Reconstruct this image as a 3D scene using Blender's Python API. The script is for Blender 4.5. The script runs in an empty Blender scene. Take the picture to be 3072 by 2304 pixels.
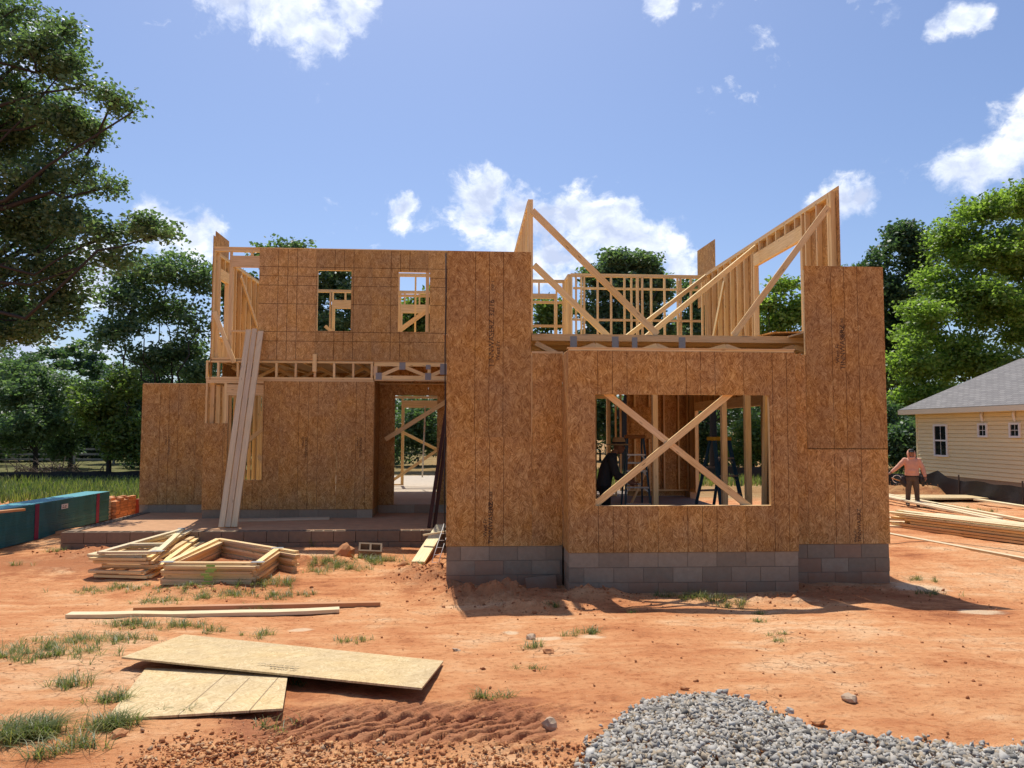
import bpy, bmesh, math, random
import numpy as np
from mathutils import Vector, Matrix, noise as mnoise

S = bpy.context.scene
C = S.collection
RAD = math.radians

# ------------------------------------------------------------------ camera
CAM = Vector((0.0, 0.0, 2.27))
F_PX, PITCH, YAW, ROLL = 2233.0, 0.06194, 0.05990, 0.00305
fwd = Vector((math.sin(YAW)*math.cos(PITCH), math.cos(YAW)*math.cos(PITCH), math.sin(PITCH)))
rgt0 = Vector((math.cos(YAW), -math.sin(YAW), 0)); up0 = rgt0.cross(fwd)
rgt = math.cos(ROLL)*rgt0 + math.sin(ROLL)*up0
upv = -math.sin(ROLL)*rgt0 + math.cos(ROLL)*up0
cd = bpy.data.cameras.new('camera'); cam = bpy.data.objects.new('camera', cd); C.objects.link(cam)
cd.sensor_width = 36; cd.lens = F_PX/3072*36; cd.clip_end = 2000; cd.clip_start = .05
cam.matrix_world = Matrix(((rgt.x, upv.x, -fwd.x, CAM.x), (rgt.y, upv.y, -fwd.y, CAM.y), (rgt.z, upv.z, -fwd.z, CAM.z), (0, 0, 0, 1)))
S.camera = cam

def ray(px, py): return fwd + (px-1536)/F_PX*rgt - (py-1152)/F_PX*upv
def at(px, py, Y): d = ray(px, py); return CAM + d*(Y/d.y)
def atx(px, py, X): d = ray(px, py); return CAM + d*(X/d.x)
def atz(px, py, Z): d = ray(px, py); return CAM + d*((Z-CAM.z)/d.z)

# ------------------------------------------------------------------ light and exposure
SUN = Vector((-0.31, 2.23, 4.75)).normalized()
elev = math.asin(SUN.z); azim = math.atan2(SUN.x, SUN.y)
sl = bpy.data.lights.new('sun', 'SUN'); sl.energy = 4.0; sl.angle = RAD(.5); sl.color = (1, .95, .87)
so = bpy.data.objects.new('sun', sl); C.objects.link(so); so.location = (0, 0, 40)
so.rotation_euler = (-SUN).to_track_quat('-Z', 'Y').to_euler()
vs = S.view_settings
vs.view_transform = 'Standard'; vs.look = 'None'; vs.gamma = 1; vs.use_curve_mapping = False; vs.exposure = 0.28
S.cycles.max_bounces = 8; S.cycles.diffuse_bounces = 4; S.cycles.transmission_bounces = 4; S.cycles.transparent_max_bounces = 4
S.cycles.use_denoising = True

# ------------------------------------------------------------------ node helper
class NT:
    def __init__(s, tree): s.t = tree; s.n = tree.nodes; s.l = tree.links
    def __call__(s, typ, ins=None, **kw):
        n = s.n.new(typ)
        for k, v in kw.items(): setattr(n, k, v)
        for k, v in (ins or {}).items():
            if isinstance(v, bpy.types.NodeSocket): s.l.new(v, n.inputs[k])
            else: n.inputs[k].default_value = v
        return n
    def math(s, op, a, b=0.0, c=None, clamp=False):
        n = s.n.new('ShaderNodeMath'); n.operation = op; n.use_clamp = clamp
        for i, v in enumerate((a, b, c)):
            if v is None: continue
            if isinstance(v, bpy.types.NodeSocket): s.l.new(v, n.inputs[i])
            else: n.inputs[i].default_value = v
        return n.outputs[0]
    def mix(s, f, a, b, blend='MIX'):
        n = s.n.new('ShaderNodeMix'); n.data_type = 'RGBA'; n.blend_type = blend
        for i, v in ((0, f), (6, a), (7, b)):
            if isinstance(v, bpy.types.NodeSocket): s.l.new(v, n.inputs[i])
            else: n.inputs[i].default_value = v if i == 0 else (tuple(v)+(1,))[:4]
        return n.outputs[2]
    def ramp(s, f, stops, interp='LINEAR'):
        n = s.n.new('ShaderNodeValToRGB'); cr = n.color_ramp; cr.interpolation = interp
        while len(cr.elements) < len(stops): cr.elements.new(.5)
        for e, (p, c) in zip(cr.elements, stops):
            e.position = p; e.color = (tuple(c)+(1,))[:4] if not isinstance(c, (int, float)) else (c, c, c, 1)
        s.l.new(f, n.inputs[0]); return n.outputs[0]
    def sstep(s, v, lo, hi):
        n = s.n.new('ShaderNodeMapRange'); n.interpolation_type = 'SMOOTHSTEP'
        s.l.new(v, n.inputs[0])
        for i, x in ((1, lo), (2, hi), (3, 0), (4, 1)): n.inputs[i].default_value = x
        return n.outputs[0]
    def noise(s, vec, scale, detail=4, rough=.55, out=0, dist=0):
        return s('ShaderNodeTexNoise', {'Vector': vec, 'Scale': scale, 'Detail': detail, 'Roughness': rough, 'Distortion': dist}).outputs[out]
    def mapping(s, vec, scale=(1, 1, 1), rot=(0, 0, 0), loc=(0, 0, 0)):
        return s('ShaderNodeMapping', {'Vector': vec, 'Scale': scale, 'Rotation': rot, 'Location': loc}).outputs[0]

# ------------------------------------------------------------------ world: sky and clouds
W = bpy.data.worlds.new('World'); S.world = W; W.use_nodes = True
w = NT(W.node_tree); w.n.clear()
sky = w('ShaderNodeTexSky', sky_type='NISHITA', sun_disc=False, sun_elevation=elev, sun_rotation=azim, altitude=200, air_density=1.0, dust_density=1.6, ozone_density=2.2)
dirv = w('ShaderNodeTexCoord').outputs['Generated']
nrm = w('ShaderNodeVectorMath', {0: dirv}, operation='NORMALIZE').outputs[0]
# big clouds in view: (photo pixel x, y, radius in pixels)
CL = [(700, -20, 100), (800, 0, 120), (900, 40, 120), (960, 105, 70), (1050, 0, 80),
      (1425, 590, 80), (1455, 560, 62), (1405, 660, 75), (1560, 620, 85), (1640, 660, 110), (1730, 640, 110), (1800, 700, 120), (1890, 720, 100), (1970, 740, 95), (2040, 780, 75), (1500, 760, 90), (1650, 770, 120),
      (1210, 625, 48), (1200, 660, 40), (1885, 640, 42),
      (440, 650, 60), (500, 690, 90), (570, 720, 90), (650, 700, 40), (300, 800, 120), (60, 1040, 90), (280, 1060, 60),
      (2850, 520, 60), (2930, 510, 80), (3010, 470, 85), (3060, 390, 80), (3090, 320, 60), (2470, 600, 50), (2530, 585, 62), (2590, 590, 45),
      (2830, 98, 36), (2890, 75, 44), (2950, 52, 36), (1975, 5, 48)]
dens = None
wob = w.noise(nrm, 7.0, 6, .6, 1)
wv = w('ShaderNodeVectorMath', {0: wob, 1: (.5, .5, .5)}, operation='SUBTRACT').outputs[0]
wv = w('ShaderNodeVectorMath', {0: wv, 'Scale': .06}, operation='SCALE').outputs[0]
pw = w('ShaderNodeVectorMath', {0: nrm, 1: wv}, operation='ADD').outputs[0]
for px, py, r in CL:
    d = ray(px, py).normalized()
    dist = w('ShaderNodeVectorMath', {0: pw, 1: tuple(d)}, operation='DISTANCE').outputs['Value']
    v = w.math('SUBTRACT', 1.0, w.math('DIVIDE', dist, r/F_PX*.95))
    dens = v if dens is None else w.math('SMOOTH_MAX', dens, v, .25)
sep = w('ShaderNodeSeparateXYZ', {0: nrm})
# the rest of the sky carries the same broken cumulus
plane = w('ShaderNodeVectorMath', {0: nrm, 1: (1, 1, 1)}, operation='MULTIPLY').outputs[0]
glob = w.noise(w.mapping(plane, (1, 1, 1.8)), 3.1, 5, .55)
glob = w.math('MULTIPLY', w.math('SUBTRACT', glob, .66), 3.0)
dens = w.math('MAXIMUM', dens, glob)
fine = w.noise(w.mapping(pw, (1, 1, 1.25)), 30, 9, .62)
fine2 = w.noise(pw, 11, 5, .6)
dd = w.math('ADD', dens, w.math('MULTIPLY', w.math('SUBTRACT', fine, .5), 2.1))
dd = w.math('ADD', dd, w.math('MULTIPLY', w.math('SUBTRACT', fine2, .5), 1.2))
alpha = w.sstep(dd, -.10, .70)
shade = w.noise(w.mapping(pw, (1, 1, 1.6), (0, 0, 0), (.3, .2, .025)), 14, 6, .6)
ccol = w.ramp(w.math('ADD', w.math('MULTIPLY', shade, .9), w.math('MULTIPLY', dens, -.22)), [(.22, (4.9, 5.6, 7.4)), (.36, (7.2, 7.8, 9.2)), (.52, (10.4, 10.4, 10.4))])
skyc = w.mix(1.0, sky.outputs[0], (.90, .96, 1.10), 'MULTIPLY')
skyv = w.mix(w.math('MULTIPLY', alpha, .97), skyc, ccol)
bg = w('ShaderNodeBackground', {'Color': skyv, 'Strength': .105})
wo = w('ShaderNodeOutputWorld', {'Surface': bg.outputs[0]})

# ------------------------------------------------------------------ materials
def newmat(name):
    m = bpy.data.materials.new(name); m.use_nodes = True; t = NT(m.node_tree); t.n.clear()
    out = t('ShaderNodeOutputMaterial')
    return m, t, out
def finish(t, out, col, rough=.8, bump=None, bstr=.3, bdist=.01, spec=.3, **kw):
    ins = {'Base Color': col if isinstance(col, bpy.types.NodeSocket) else (tuple(col)+(1,))[:4], 'Roughness': rough, 'Specular IOR Level': spec}
    ins.update(kw)
    b = t('ShaderNodeBsdfPrincipled', ins)
    if bump is not None:
        bn = t('ShaderNodeBump', {'Height': bump, 'Strength': bstr, 'Distance': bdist}); t.l.new(bn.outputs[0], b.inputs['Normal'])
    t.l.new(b.outputs[0], out.inputs[0]); return b
def objvec(t, k=37.0):
    tc = t('ShaderNodeTexCoord').outputs['Object']; r = t('ShaderNodeObjectInfo').outputs['Random']
    off = t('ShaderNodeCombineXYZ', {0: t.math('MULTIPLY', r, k), 1: t.math('MULTIPLY', r, k*1.7), 2: t.math('MULTIPLY', r, k*.6)}).outputs[0]
    return t('ShaderNodeVectorMath', {0: tc, 1: off}, operation='ADD').outputs[0], tc, r

def mat_pine(name, dark, light, var=.25, grey=0.0):
    m, t, out = newmat(name); v, tc, r = objvec(t)
    g1 = t.noise(t.mapping(v, (1.3, 26, 26)), 1.6, 5, .6, dist=.6)
    g2 = t.noise(t.mapping(v, (2.5, 80, 80)), 1.5, 3, .6)
    g3 = t.noise(v, .9, 2)
    f = t.math('ADD', t.math('MULTIPLY', g1, .6), t.math('MULTIPLY', g2, .4))
    col = t.ramp(f, [(.3, dark), (.62, light)])
    hv = t('ShaderNodeHueSaturation', {'Color': col, 'Hue': t.math('ADD', .493, t.math('MULTIPLY', r, .014)), 'Saturation': t.math('ADD', .8, t.math('MULTIPLY', g3, .35)), 'Value': t.math('ADD', 1-var*.5, t.math('MULTIPLY', r, var))}).outputs[0]
    kn = t('ShaderNodeTexVoronoi', {'Vector': t.mapping(v, (1.0, 5.5, 5.5)), 'Scale': 3.2, 'Randomness': 1.0}); 
    km = t.sstep(kn.outputs['Distance'], .17, .05)
    kb = t('ShaderNodeSeparateColor', {0: kn.outputs['Color']}).outputs[0]
    km = t.math('MULTIPLY', km, t.math('GREATER_THAN', kb, .55))
    hv = t.mix(t.math('MULTIPLY', km, .75), hv, (.13, .055, .02))
    finish(t, out, hv, .72, f, .25, .002, .25); return m
PINE = mat_pine('pine_framing', (.62, .40, .16), (.88, .64, .32))
PINE_PALE = mat_pine('pine_pale', (.60, .45, .23), (.80, .67, .41))
PINE_RED = mat_pine('pine_red', (.42, .18, .07), (.56, .28, .12))
PINE_GREY = mat_pine('pine_weathered', (.56, .40, .23), (.78, .60, .37))

def mat_osb(name, c0, c1, c2, lines='x', linecol=(.06, .022, .008), lw=.0042):
    m, t, out = newmat(name); v, tc, r = objvec(t)
    wob_ = t.noise(v, 5, 3, .6, 1)
    vd = t('ShaderNodeVectorMath', {0: v, 1: t('ShaderNodeVectorMath', {0: wob_, 'Scale': .03}, operation='SCALE').outputs[0]}, operation='ADD').outputs[0]
    tone = None; grain = None
    for cs, seed, base in ((17, 0, 1.57), (29, 5.3, 1.3)):
        q = t.mapping(vd, (1, .62, 1), (0, 0, 0), (seed, seed*2, 0))
        ce = t('ShaderNodeTexVoronoi', {'Vector': q, 'Scale': cs, 'Randomness': 1.0})
        cc_ = t('ShaderNodeSeparateColor', {0: ce.outputs['Color']})
        ang = t.math('ADD', t.math('MULTIPLY', t.math('SUBTRACT', cc_.outputs[0], .5), 2.2), base)
        rv = t('ShaderNodeVectorRotate', {'Vector': vd, 'Angle': ang}, rotation_type='Z_AXIS').outputs[0]
        st = t('ShaderNodeTexVoronoi', {'Vector': t.mapping(rv, (17, 125, 20)), 'Scale': 1.0, 'Randomness': 1.0})
        sv = t('ShaderNodeSeparateColor', {0: st.outputs['Color']}).outputs[1]
        fi = t.noise(t.mapping(rv, (16, 190, 30)), 1.0, 3, .6)
        val = t.math('ADD', t.math('MULTIPLY', sv, .55), t.math('ADD', t.math('MULTIPLY', cc_.outputs[1], .25), t.math('MULTIPLY', fi, .3)))
        tone = val if tone is None else t.math('ADD', t.math('MULTIPLY', tone, .5), t.math('MULTIPLY', t.math('MAXIMUM', tone, val), .5))
    f = tone
    col = t.ramp(f, [(.30, c0), (.60, c1), (.95, c2)])
    big = t.noise(v, 1.7, 4, .6)
    col = t('ShaderNodeHueSaturation', {'Color': col, 'Saturation': t.math('ADD', .85, t.math('MULTIPLY', big, .3)), 'Value': t.math('ADD', t.math('ADD', .58, t.math('MULTIPLY', big, .52)), t.math('MULTIPLY', r, .26))}).outputs[0]
    sx = t('ShaderNodeSeparateXYZ', {0: tc})
    lm = None
    def line(sock, pos):
        return t.math('LESS_THAN', t.math('ABSOLUTE', t.math('SUBTRACT', sock, pos)), lw)
    ps = [(0, p) for p in (.4064, .6096, .8128)] if 'x' in lines else []
    if 'y' in lines: ps += [(1, p) for p in (.4064, .6096, 1.2192, 1.6256, 1.8288, 2.032)]
    for ax, p in ps:
        l = line(sx.outputs[ax], p); lm = l if lm is None else t.math('MAXIMUM', lm, l)
    if lm is not None:
        brk = t.sstep(t.noise(v, 6, 2), .25, .4)
        col = t.mix(t.math('MULTIPLY', t.math('MULTIPLY', lm, brk), .78), col, linecol)
    finish(t, out, col, .78, f, .35, .002, .25); return m
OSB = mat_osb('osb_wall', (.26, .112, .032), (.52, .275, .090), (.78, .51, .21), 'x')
OSB_GRID = mat_osb('osb_grid', (.30, .15, .05), (.52, .295, .108), (.74, .50, .225), 'xy', lw=.0062)
OSB_PLAIN = mat_osb('osb_plain', (.26, .112, .032), (.52, .275, .090), (.78, .51, .21), '')
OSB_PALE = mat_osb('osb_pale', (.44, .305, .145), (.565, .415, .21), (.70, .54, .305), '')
OSB_PALE_L = mat_osb('osb_pale_lined', (.44, .305, .145), (.565, .415, .21), (.70, .54, .305), 'x', (.16, .10, .05))

def mat_simple(name, col, rough=.7, nscale=8, namt=.25, bstr=.2, spec=.3, rnd=0.0, metal=0.0):
    m, t, out = newmat(name); v, tc, r = objvec(t)
    n = t.noise(v, nscale, 4); c = t.mix(t.math('MULTIPLY', n, 1.0), [x*(1-namt) for x in col], [min(1, x*(1+namt)) for x in col])
    if rnd: c = t('ShaderNodeHueSaturation', {'Color': c, 'Value': t.math('ADD', 1-rnd/2, t.math('MULTIPLY', r, rnd))}).outputs[0]
    finish(t, out, c, rough, n, bstr, .004, spec, Metallic=metal); return m

def mat_block():
    m, t, out = newmat('concrete_block'); v, tc, r = objvec(t)
    n = t.noise(v, 14, 5, .65); n2 = t.noise(v, 120, 3, .7)
    c = t.mix(n, (.29, .225, .15), (.46, .37, .26))
    c = t('ShaderNodeHueSaturation', {'Color': c, 'Value': t.math('ADD', .78, t.math('MULTIPLY', r, .4))}).outputs[0]
    geo = t('ShaderNodeNewGeometry').outputs['Position']; z = t('ShaderNodeSeparateXYZ', {0: geo}).outputs[2]
    splash = t.sstep(t.math('ADD', z, t.math('MULTIPLY', t.noise(geo, 3, 4), -.35)), .16, -.12)
    c = t.mix(t.math('MULTIPLY', splash, .65), c, (.36, .15, .07))
    red = t.math('GREATER_THAN', r, .86)
    c = t.mix(t.math('MULTIPLY', red, .5), c, (.33, .16, .085))
    finish(t, out, c, .93, n2, .5, .004, .15); return m
BLOCK = mat_block()
BLOCK_DUSTY_SHADED = mat_simple('dusted_shaded_block', (.255, .185, .125), .95, 9, .22, .4, .1, .12)  # clay-dust brown, with the shadow on the porch front darkened into the colour
MORTAR = mat_simple('mortar', (.26, .205, .15), .95, 30, .3, .4, .1)
STEEL = mat_simple('galvanised_steel', (.27, .275, .275), .55, 40, .12, .1, .4, 0, .3)
DECK = mat_simple('subfloor_panel', (.56, .38, .20), .8, 20, .3)
INK = mat_simple('black_ink', (.085, .05, .03), .7, 30, .2)

def mat_soil(name='clay_soil'):
    m, t, out = newmat(name)
    p = t('ShaderNodeNewGeometry').outputs['Position']; sp = t('ShaderNodeSeparateXYZ', {0: p})
    pf = t.mapping(p, (1, 1, 1))
    n1 = t.noise(pf, .42, 5, .6); n2 = t.noise(pf, 2.3, 6, .65); n3 = t.noise(pf, 17, 6, .7); n4 = t.noise(pf, 90, 4, .7)
    st = t.noise(t.mapping(p, (.7, 3.2, 1), (0, 0, .12)), 1.6, 5, .6)
    f = t.math('ADD', t.math('ADD', t.math('MULTIPLY', n1, .52), t.math('MULTIPLY', n2, .26)), t.math('MULTIPLY', st, .22))
    col = t.ramp(f, [(.37, (.34, .115, .045)), (.44, (.57, .23, .092)), (.52, (.69, .335, .148)), (.61, (.81, .51, .28))])
    col = t.mix(t.sstep(n3, .50, .66), col, t.mix(1.0, col, (.70, .60, .55), 'MULTIPLY'))
    col = t.mix(t.math('MULTIPLY', t.sstep(n4, .52, .75), .5), col, (.70, .45, .25))
    # pale spilled-sand patches
    def patch(cx, cy, rx, ry):
        q = t.mapping(p, (1/rx, 1/ry, 0), (0, 0, 0), (-cx/rx, -cy/ry, 0))
        d = t('ShaderNodeVectorMath', {0: q}, operation='LENGTH').outputs['Value']
        return t.sstep(t.math('ADD', d, t.math('MULTIPLY', t.math('SUBTRACT', n2, .5), 2.4)), 1.0, .45)
    pm = None
    for px, py, rx, ry in ((1640, 1952, .16, .16), (1770, 1950, .17, .17), (1530, 1916, .09, .1), (900, 1893, .14, .12), (2930, 1830, .3, .25), (2760, 1735, .5, .45)):
        g = atz(px, py, .2); k = patch(g.x, g.y, rx, ry); pm = k if pm is None else t.math('MAXIMUM', pm, k)
    col = t.mix(t.math('MULTIPLY', pm, .7), col, (.80, .62, .40))
    # darker, damp clay round the wheel rut
    g = atz(1260, 2200, .5); k = patch(g.x, g.y, 1.5, .62)
    col = t.mix(t.math('MULTIPLY', k, .62), col, (.345, .135, .07))
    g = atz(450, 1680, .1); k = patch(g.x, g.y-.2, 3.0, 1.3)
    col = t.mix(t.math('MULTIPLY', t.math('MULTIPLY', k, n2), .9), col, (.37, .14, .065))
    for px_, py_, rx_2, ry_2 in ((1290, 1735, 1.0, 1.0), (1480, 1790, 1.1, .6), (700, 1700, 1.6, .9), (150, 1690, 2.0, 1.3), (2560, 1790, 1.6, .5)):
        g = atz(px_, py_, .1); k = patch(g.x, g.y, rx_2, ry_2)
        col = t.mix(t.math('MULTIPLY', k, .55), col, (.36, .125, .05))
    # far ground: turf and leaf litter
    far = t.sstep(t.math('ADD', sp.outputs[1], t.math('MULTIPLY', n1, 9)), 27, 31)
    turf = t.ramp(n2, [(.35, (.075, .085, .030)), (.55, (.13, .15, .055)), (.72, (.30, .20, .10))])
    left = t.sstep(t.math('ADD', sp.outputs[0], t.math('MULTIPLY', n1, 3)), 2, -6)
    col = t.mix(t.math('MULTIPLY', far, t.math('ADD', .55, t.math('MULTIPLY', left, .4))), col, turf)
    # cracks
    vc = t('ShaderNodeTexVoronoi', {'Vector': t('ShaderNodeVectorMath', {0: p, 1: t('ShaderNodeVectorMath', {0: t.noise(p, 5, 3, .6, 1), 'Scale': .16}, operation='SCALE').outputs[0]}, operation='ADD').outputs[0], 'Scale': 6.5}, feature='DISTANCE_TO_EDGE')
    ck = t.math('MULTIPLY', t.sstep(vc.outputs['Distance'], .022, .004), t.sstep(n1, .50, .60))
    ck = t.math('MULTIPLY', ck, t.sstep(n2, .45, .6))
    col = t.mix(t.math('MULTIPLY', ck, .55), col, (.17, .06, .03))
    h = t.math('ADD', t.math('ADD', t.math('MULTIPLY', n3, .55), t.math('MULTIPLY', n4, .22)), t.math('ADD', t.math('MULTIPLY', n2, .8), t.math('MULTIPLY', ck, -.5)))
    finish(t, out, col, .95, h, .95, .06, .12); return m
SOIL = mat_soil()

def mat_leaf(name, cols, trans=.45):
    m, t, out = newmat(name)
    r = t('ShaderNodeNewGeometry').outputs['Random Per Island']
    p = t('ShaderNodeNewGeometry').outputs['Position']
    n = t.noise(p, .7, 3)
    col = t.ramp(t.math('ADD', t.math('MULTIPLY', r, .6), t.math('MULTIPLY', n, .45)), [(.2, cols[0]), (.5, cols[1]), (.85, cols[2])])
    d = t('ShaderNodeBsdfPrincipled', {'Base Color': col, 'Roughness': .45, 'Specular IOR Level': .35})
    tr = t('ShaderNodeBsdfTranslucent', {'Color': t.mix(1.0, col, (1.9, 2.2, 1.0), 'MULTIPLY')})
    mx = t('ShaderNodeMixShader', {0: trans, 1: d.outputs[0], 2: tr.outputs[0]}); t.l.new(mx.outputs[0], out.inputs[0]); return m
LEAF_OAK = mat_leaf('leaf_oak', ((.065, .105, .062), (.105, .16, .085), (.17, .23, .12)), .38)
LEAF_DARK = mat_leaf('leaf_dark', ((.042, .078, .046), (.07, .118, .06), (.12, .175, .085)), .36)
LEAF_LIGHT = mat_leaf('leaf_light', ((.10, .15, .035), (.17, .24, .055), (.25, .32, .085)), .5)
LEAF_MID = mat_leaf('leaf_mid', ((.065, .10, .032), (.11, .155, .045), (.17, .22, .068)), .45)
GRASS = mat_leaf('grass_blade', ((.075, .105, .03), (.125, .16, .05), (.26, .23, .09)), .35)
BARK = mat_simple('bark', (.050, .042, .036), .95, 18, .45, .8, .1)

# ------------------------------------------------------------------ object helpers
def link(name, me, parent=None, mats=()):
    o = bpy.data.objects.new(name, me); C.objects.link(o)
    if parent is not None: o.parent = parent
    if me is not None:
        for m in (mats if isinstance(mats, (list, tuple)) else [mats]):
            if m and m.name not in [x.name for x in me.materials if x]: me.materials.append(m)
    return o
def empty(name, loc=(0, 0, 0), parent=None):
    o = bpy.data.objects.new(name, None); C.objects.link(o); o.empty_display_size = .1
    if parent is not None: o.parent = parent
    o.location = loc; return o
def tag(o, label, cat, group=None, kind=None):
    if label: o['label'] = label
    if cat: o['category'] = cat
    if group: o['group'] = group
    if kind: o['kind'] = kind
    return o
def mesh_np(name, verts, faces, smooth=False):
    me = bpy.data.meshes.new(name)
    verts = np.asarray(verts, np.float32); faces = np.asarray(faces, np.int32); k = faces.shape[1]
    me.vertices.add(len(verts)); me.vertices.foreach_set('co', verts.ravel())
    me.loops.add(faces.size); me.loops.foreach_set('vertex_index', faces.ravel())
    me.polygons.add(len(faces)); me.polygons.foreach_set('loop_start', np.arange(0, faces.size, k, dtype=np.int32))
    me.polygons.foreach_set('loop_total', np.full(len(faces), k, np.int32))
    if smooth: me.polygons.foreach_set('use_smooth', np.ones(len(faces), bool))
    me.update(calc_edges=True); return me
BOXF = [(0, 3, 2, 1), (4, 5, 6, 7), (0, 1, 5, 4), (1, 2, 6, 5), (2, 3, 7, 6), (3, 0, 4, 7)]
_bc = {}
def box_mesh(L, w_, t_, mat):
    k = (round(L, 3), round(w_, 4), round(t_, 4), mat.name)
    if k not in _bc:
        a, b, c = L/2, w_/2, t_/2
        me = bpy.data.meshes.new('box'); me.from_pydata([(-a, -b, -c), (a, -b, -c), (a, b, -c), (-a, b, -c), (-a, -b, c), (a, -b, c), (a, b, c), (-a, b, c)], [], BOXF)
        me.materials.append(mat); _bc[k] = me
    return _bc[k]
def frame_m(p, x, z):
    x = Vector(x).normalized(); z = Vector(z); z = (z - x*z.dot(x)).normalized(); y = z.cross(x)
    return Matrix(((x.x, y.x, z.x, p[0]), (x.y, y.y, z.y, p[1]), (x.z, y.z, z.z, p[2]), (0, 0, 0, 1)))
def board(name, parent, p0, p1, w_=.089, t_=.038, up=(0, 0, 1), mat=None):
    """a straight timber from p0 to p1; t_ is measured along up, w_ across."""
    p0 = Vector(p0); p1 = Vector(p1); d = p1-p0
    o = bpy.data.objects.new(name, box_mesh(d.length, w_, t_, mat or PINE)); C.objects.link(o)
    o.matrix_world = frame_m((p0+p1)/2, d, up)
    if parent is not None:
        o.parent = parent; o.matrix_parent_inverse = Matrix.Identity(4)
    return o
def bm_box(bm, lo, hi, mi=0):
    x0, y0, z0 = lo; x1, y1, z1 = hi
    vs_ = [bm.verts.new(c) for c in ((x0, y0, z0), (x1, y0, z0), (x1, y1, z0), (x0, y1, z0), (x0, y0, z1), (x1, y0, z1), (x1, y1, z1), (x0, y1, z1))]
    for f in BOXF:
        ff = bm.faces.new([vs_[i] for i in f]); ff.material_index = mi
    return vs_
def bm_mesh(name, bm):
    me = bpy.data.meshes.new(name); bm.normal_update(); bm.to_mesh(me); bm.free(); return me
def sheet(name, parent, org, ux, uy, w_, h_, mat, t_=.011, holes=(), top=None):
    """a panel w_ x h_ from org along ux, uy; proud by t_ along ux x uy; holes are (x0,x1,y0,y1); top = (left, right) heights."""
    ux = Vector(ux).normalized(); uy = Vector(uy).normalized(); uz = ux.cross(uy)
    xs = sorted({0, w_} | {min(max(v, 0), w_) for h in holes for v in h[:2]}); ys = sorted({0, h_} | {min(max(v, 0), h_) for h in holes for v in h[2:]})
    bm = bmesh.new(); vd = {}
    def V(i, j):
        if (i, j) not in vd:
            y = ys[j]
            if top and j == len(ys)-1: y = top[0] + (top[1]-top[0])*xs[i]/w_
            vd[(i, j)] = bm.verts.new((xs[i], y, 0))
        return vd[(i, j)]
    for i in range(len(xs)-1):
        for j in range(len(ys)-1):
            cx, cy = (xs[i]+xs[i+1])/2, (ys[j]+ys[j+1])/2
            if any(h[0] < cx < h[1] and h[2] < cy < h[3] for h in holes): continue
            bm.faces.new((V(i, j), V(i+1, j), V(i+1, j+1), V(i, j+1)))
    r = bmesh.ops.extrude_face_region(bm, geom=bm.faces[:])
    bmesh.ops.translate(bm, vec=(0, 0, t_), verts=[g for g in r['geom'] if isinstance(g, bmesh.types.BMVert)])
    bmesh.ops.recalc_face_normals(bm, faces=bm.faces[:])
    me = bm_mesh(name, bm); me.materials.append(mat)
    o = bpy.data.objects.new(name, me); C.objects.link(o)
    if parent is not None: o.parent = parent
    o.matrix_world = Matrix(((ux.x, uy.x, uz.x, org[0]), (ux.y, uy.y, uz.y, org[1]), (ux.z, uy.z, uz.z, org[2]), (0, 0, 0, 1)))
    return o
def tube(bm, pts, radii, n=8, mi=0, cap=True):
    rings = []; pts = [Vector(p) for p in pts]
    for i, p in enumerate(pts):
        d = (pts[min(i+1, len(pts)-1)] - pts[max(i-1, 0)])
        if d.length < 1e-9: d = Vector((0, 0, 1))
        d.normalize(); a = d.orthogonal().normalized() if i == 0 else (a - d*a.dot(d)).normalized(); b = d.cross(a)
        r = radii[i] if isinstance(radii, (list, tuple)) else radii
        rings.append([bm.verts.new(p + (a*math.cos(2*math.pi*k/n) + b*math.sin(2*math.pi*k/n))*r) for k in range(n)])
    for i in range(len(rings)-1):
        for k in range(n):
            f = bm.faces.new((rings[i][k], rings[i][(k+1) % n], rings[i+1][(k+1) % n], rings[i+1][k])); f.smooth = True; f.material_index = mi
    if cap:
        bm.faces.new(rings[0][::-1]).material_index = mi; bm.faces.new(rings[-1]).material_index = mi

# ------------------------------------------------------------------ ground
_rng = np.random.default_rng(5)
_lat = _rng.random((256, 256))
def vnoise(x, y):
    xi = np.floor(x).astype(int); yi = np.floor(y).astype(int); fx = x-xi; fy = y-yi
    fx = fx*fx*(3-2*fx); fy = fy*fy*(3-2*fy)
    g = lambda a, b: _lat[a & 255, b & 255]
    return (g(xi, yi)*(1-fx)+g(xi+1, yi)*fx)*(1-fy) + (g(xi, yi+1)*(1-fx)+g(xi+1, yi+1)*fx)*fy - .5
def fbm(x, y, o=4):
    s = 0; a = 1.0
    for i in range(o): s = s + a*vnoise(x*2**i+17*i, y*2**i+31*i); a *= .5
    return s
GY = np.array([-40, 2.0, 4.0, 6.0, 8.0, 9.2, 10.2, 12, 14, 18, 22, 30, 60, 900.])
GZ = np.array([.95, .68, .60, .44, .23, .11, .06, .08, .11, .09, .0, .0, .1, .4])
def base_z(y): return np.interp(y, GY, GZ)
def gnd(px, py, dz=0.0):
    d = ray(px, py); s = 1.2
    for i in range(700):
        p = CAM + d*s
        if p.z <= float(base_z(p.y))+dz: break
        s += .08
    lo, hi = s-.08, s
    for i in range(20):
        m_ = (lo+hi)/2; p = CAM+d*m_
        if p.z <= float(base_z(p.y))+dz: hi = m_
        else: lo = m_
    return CAM + d*hi
RUT = gnd(1250, 2200)
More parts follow.
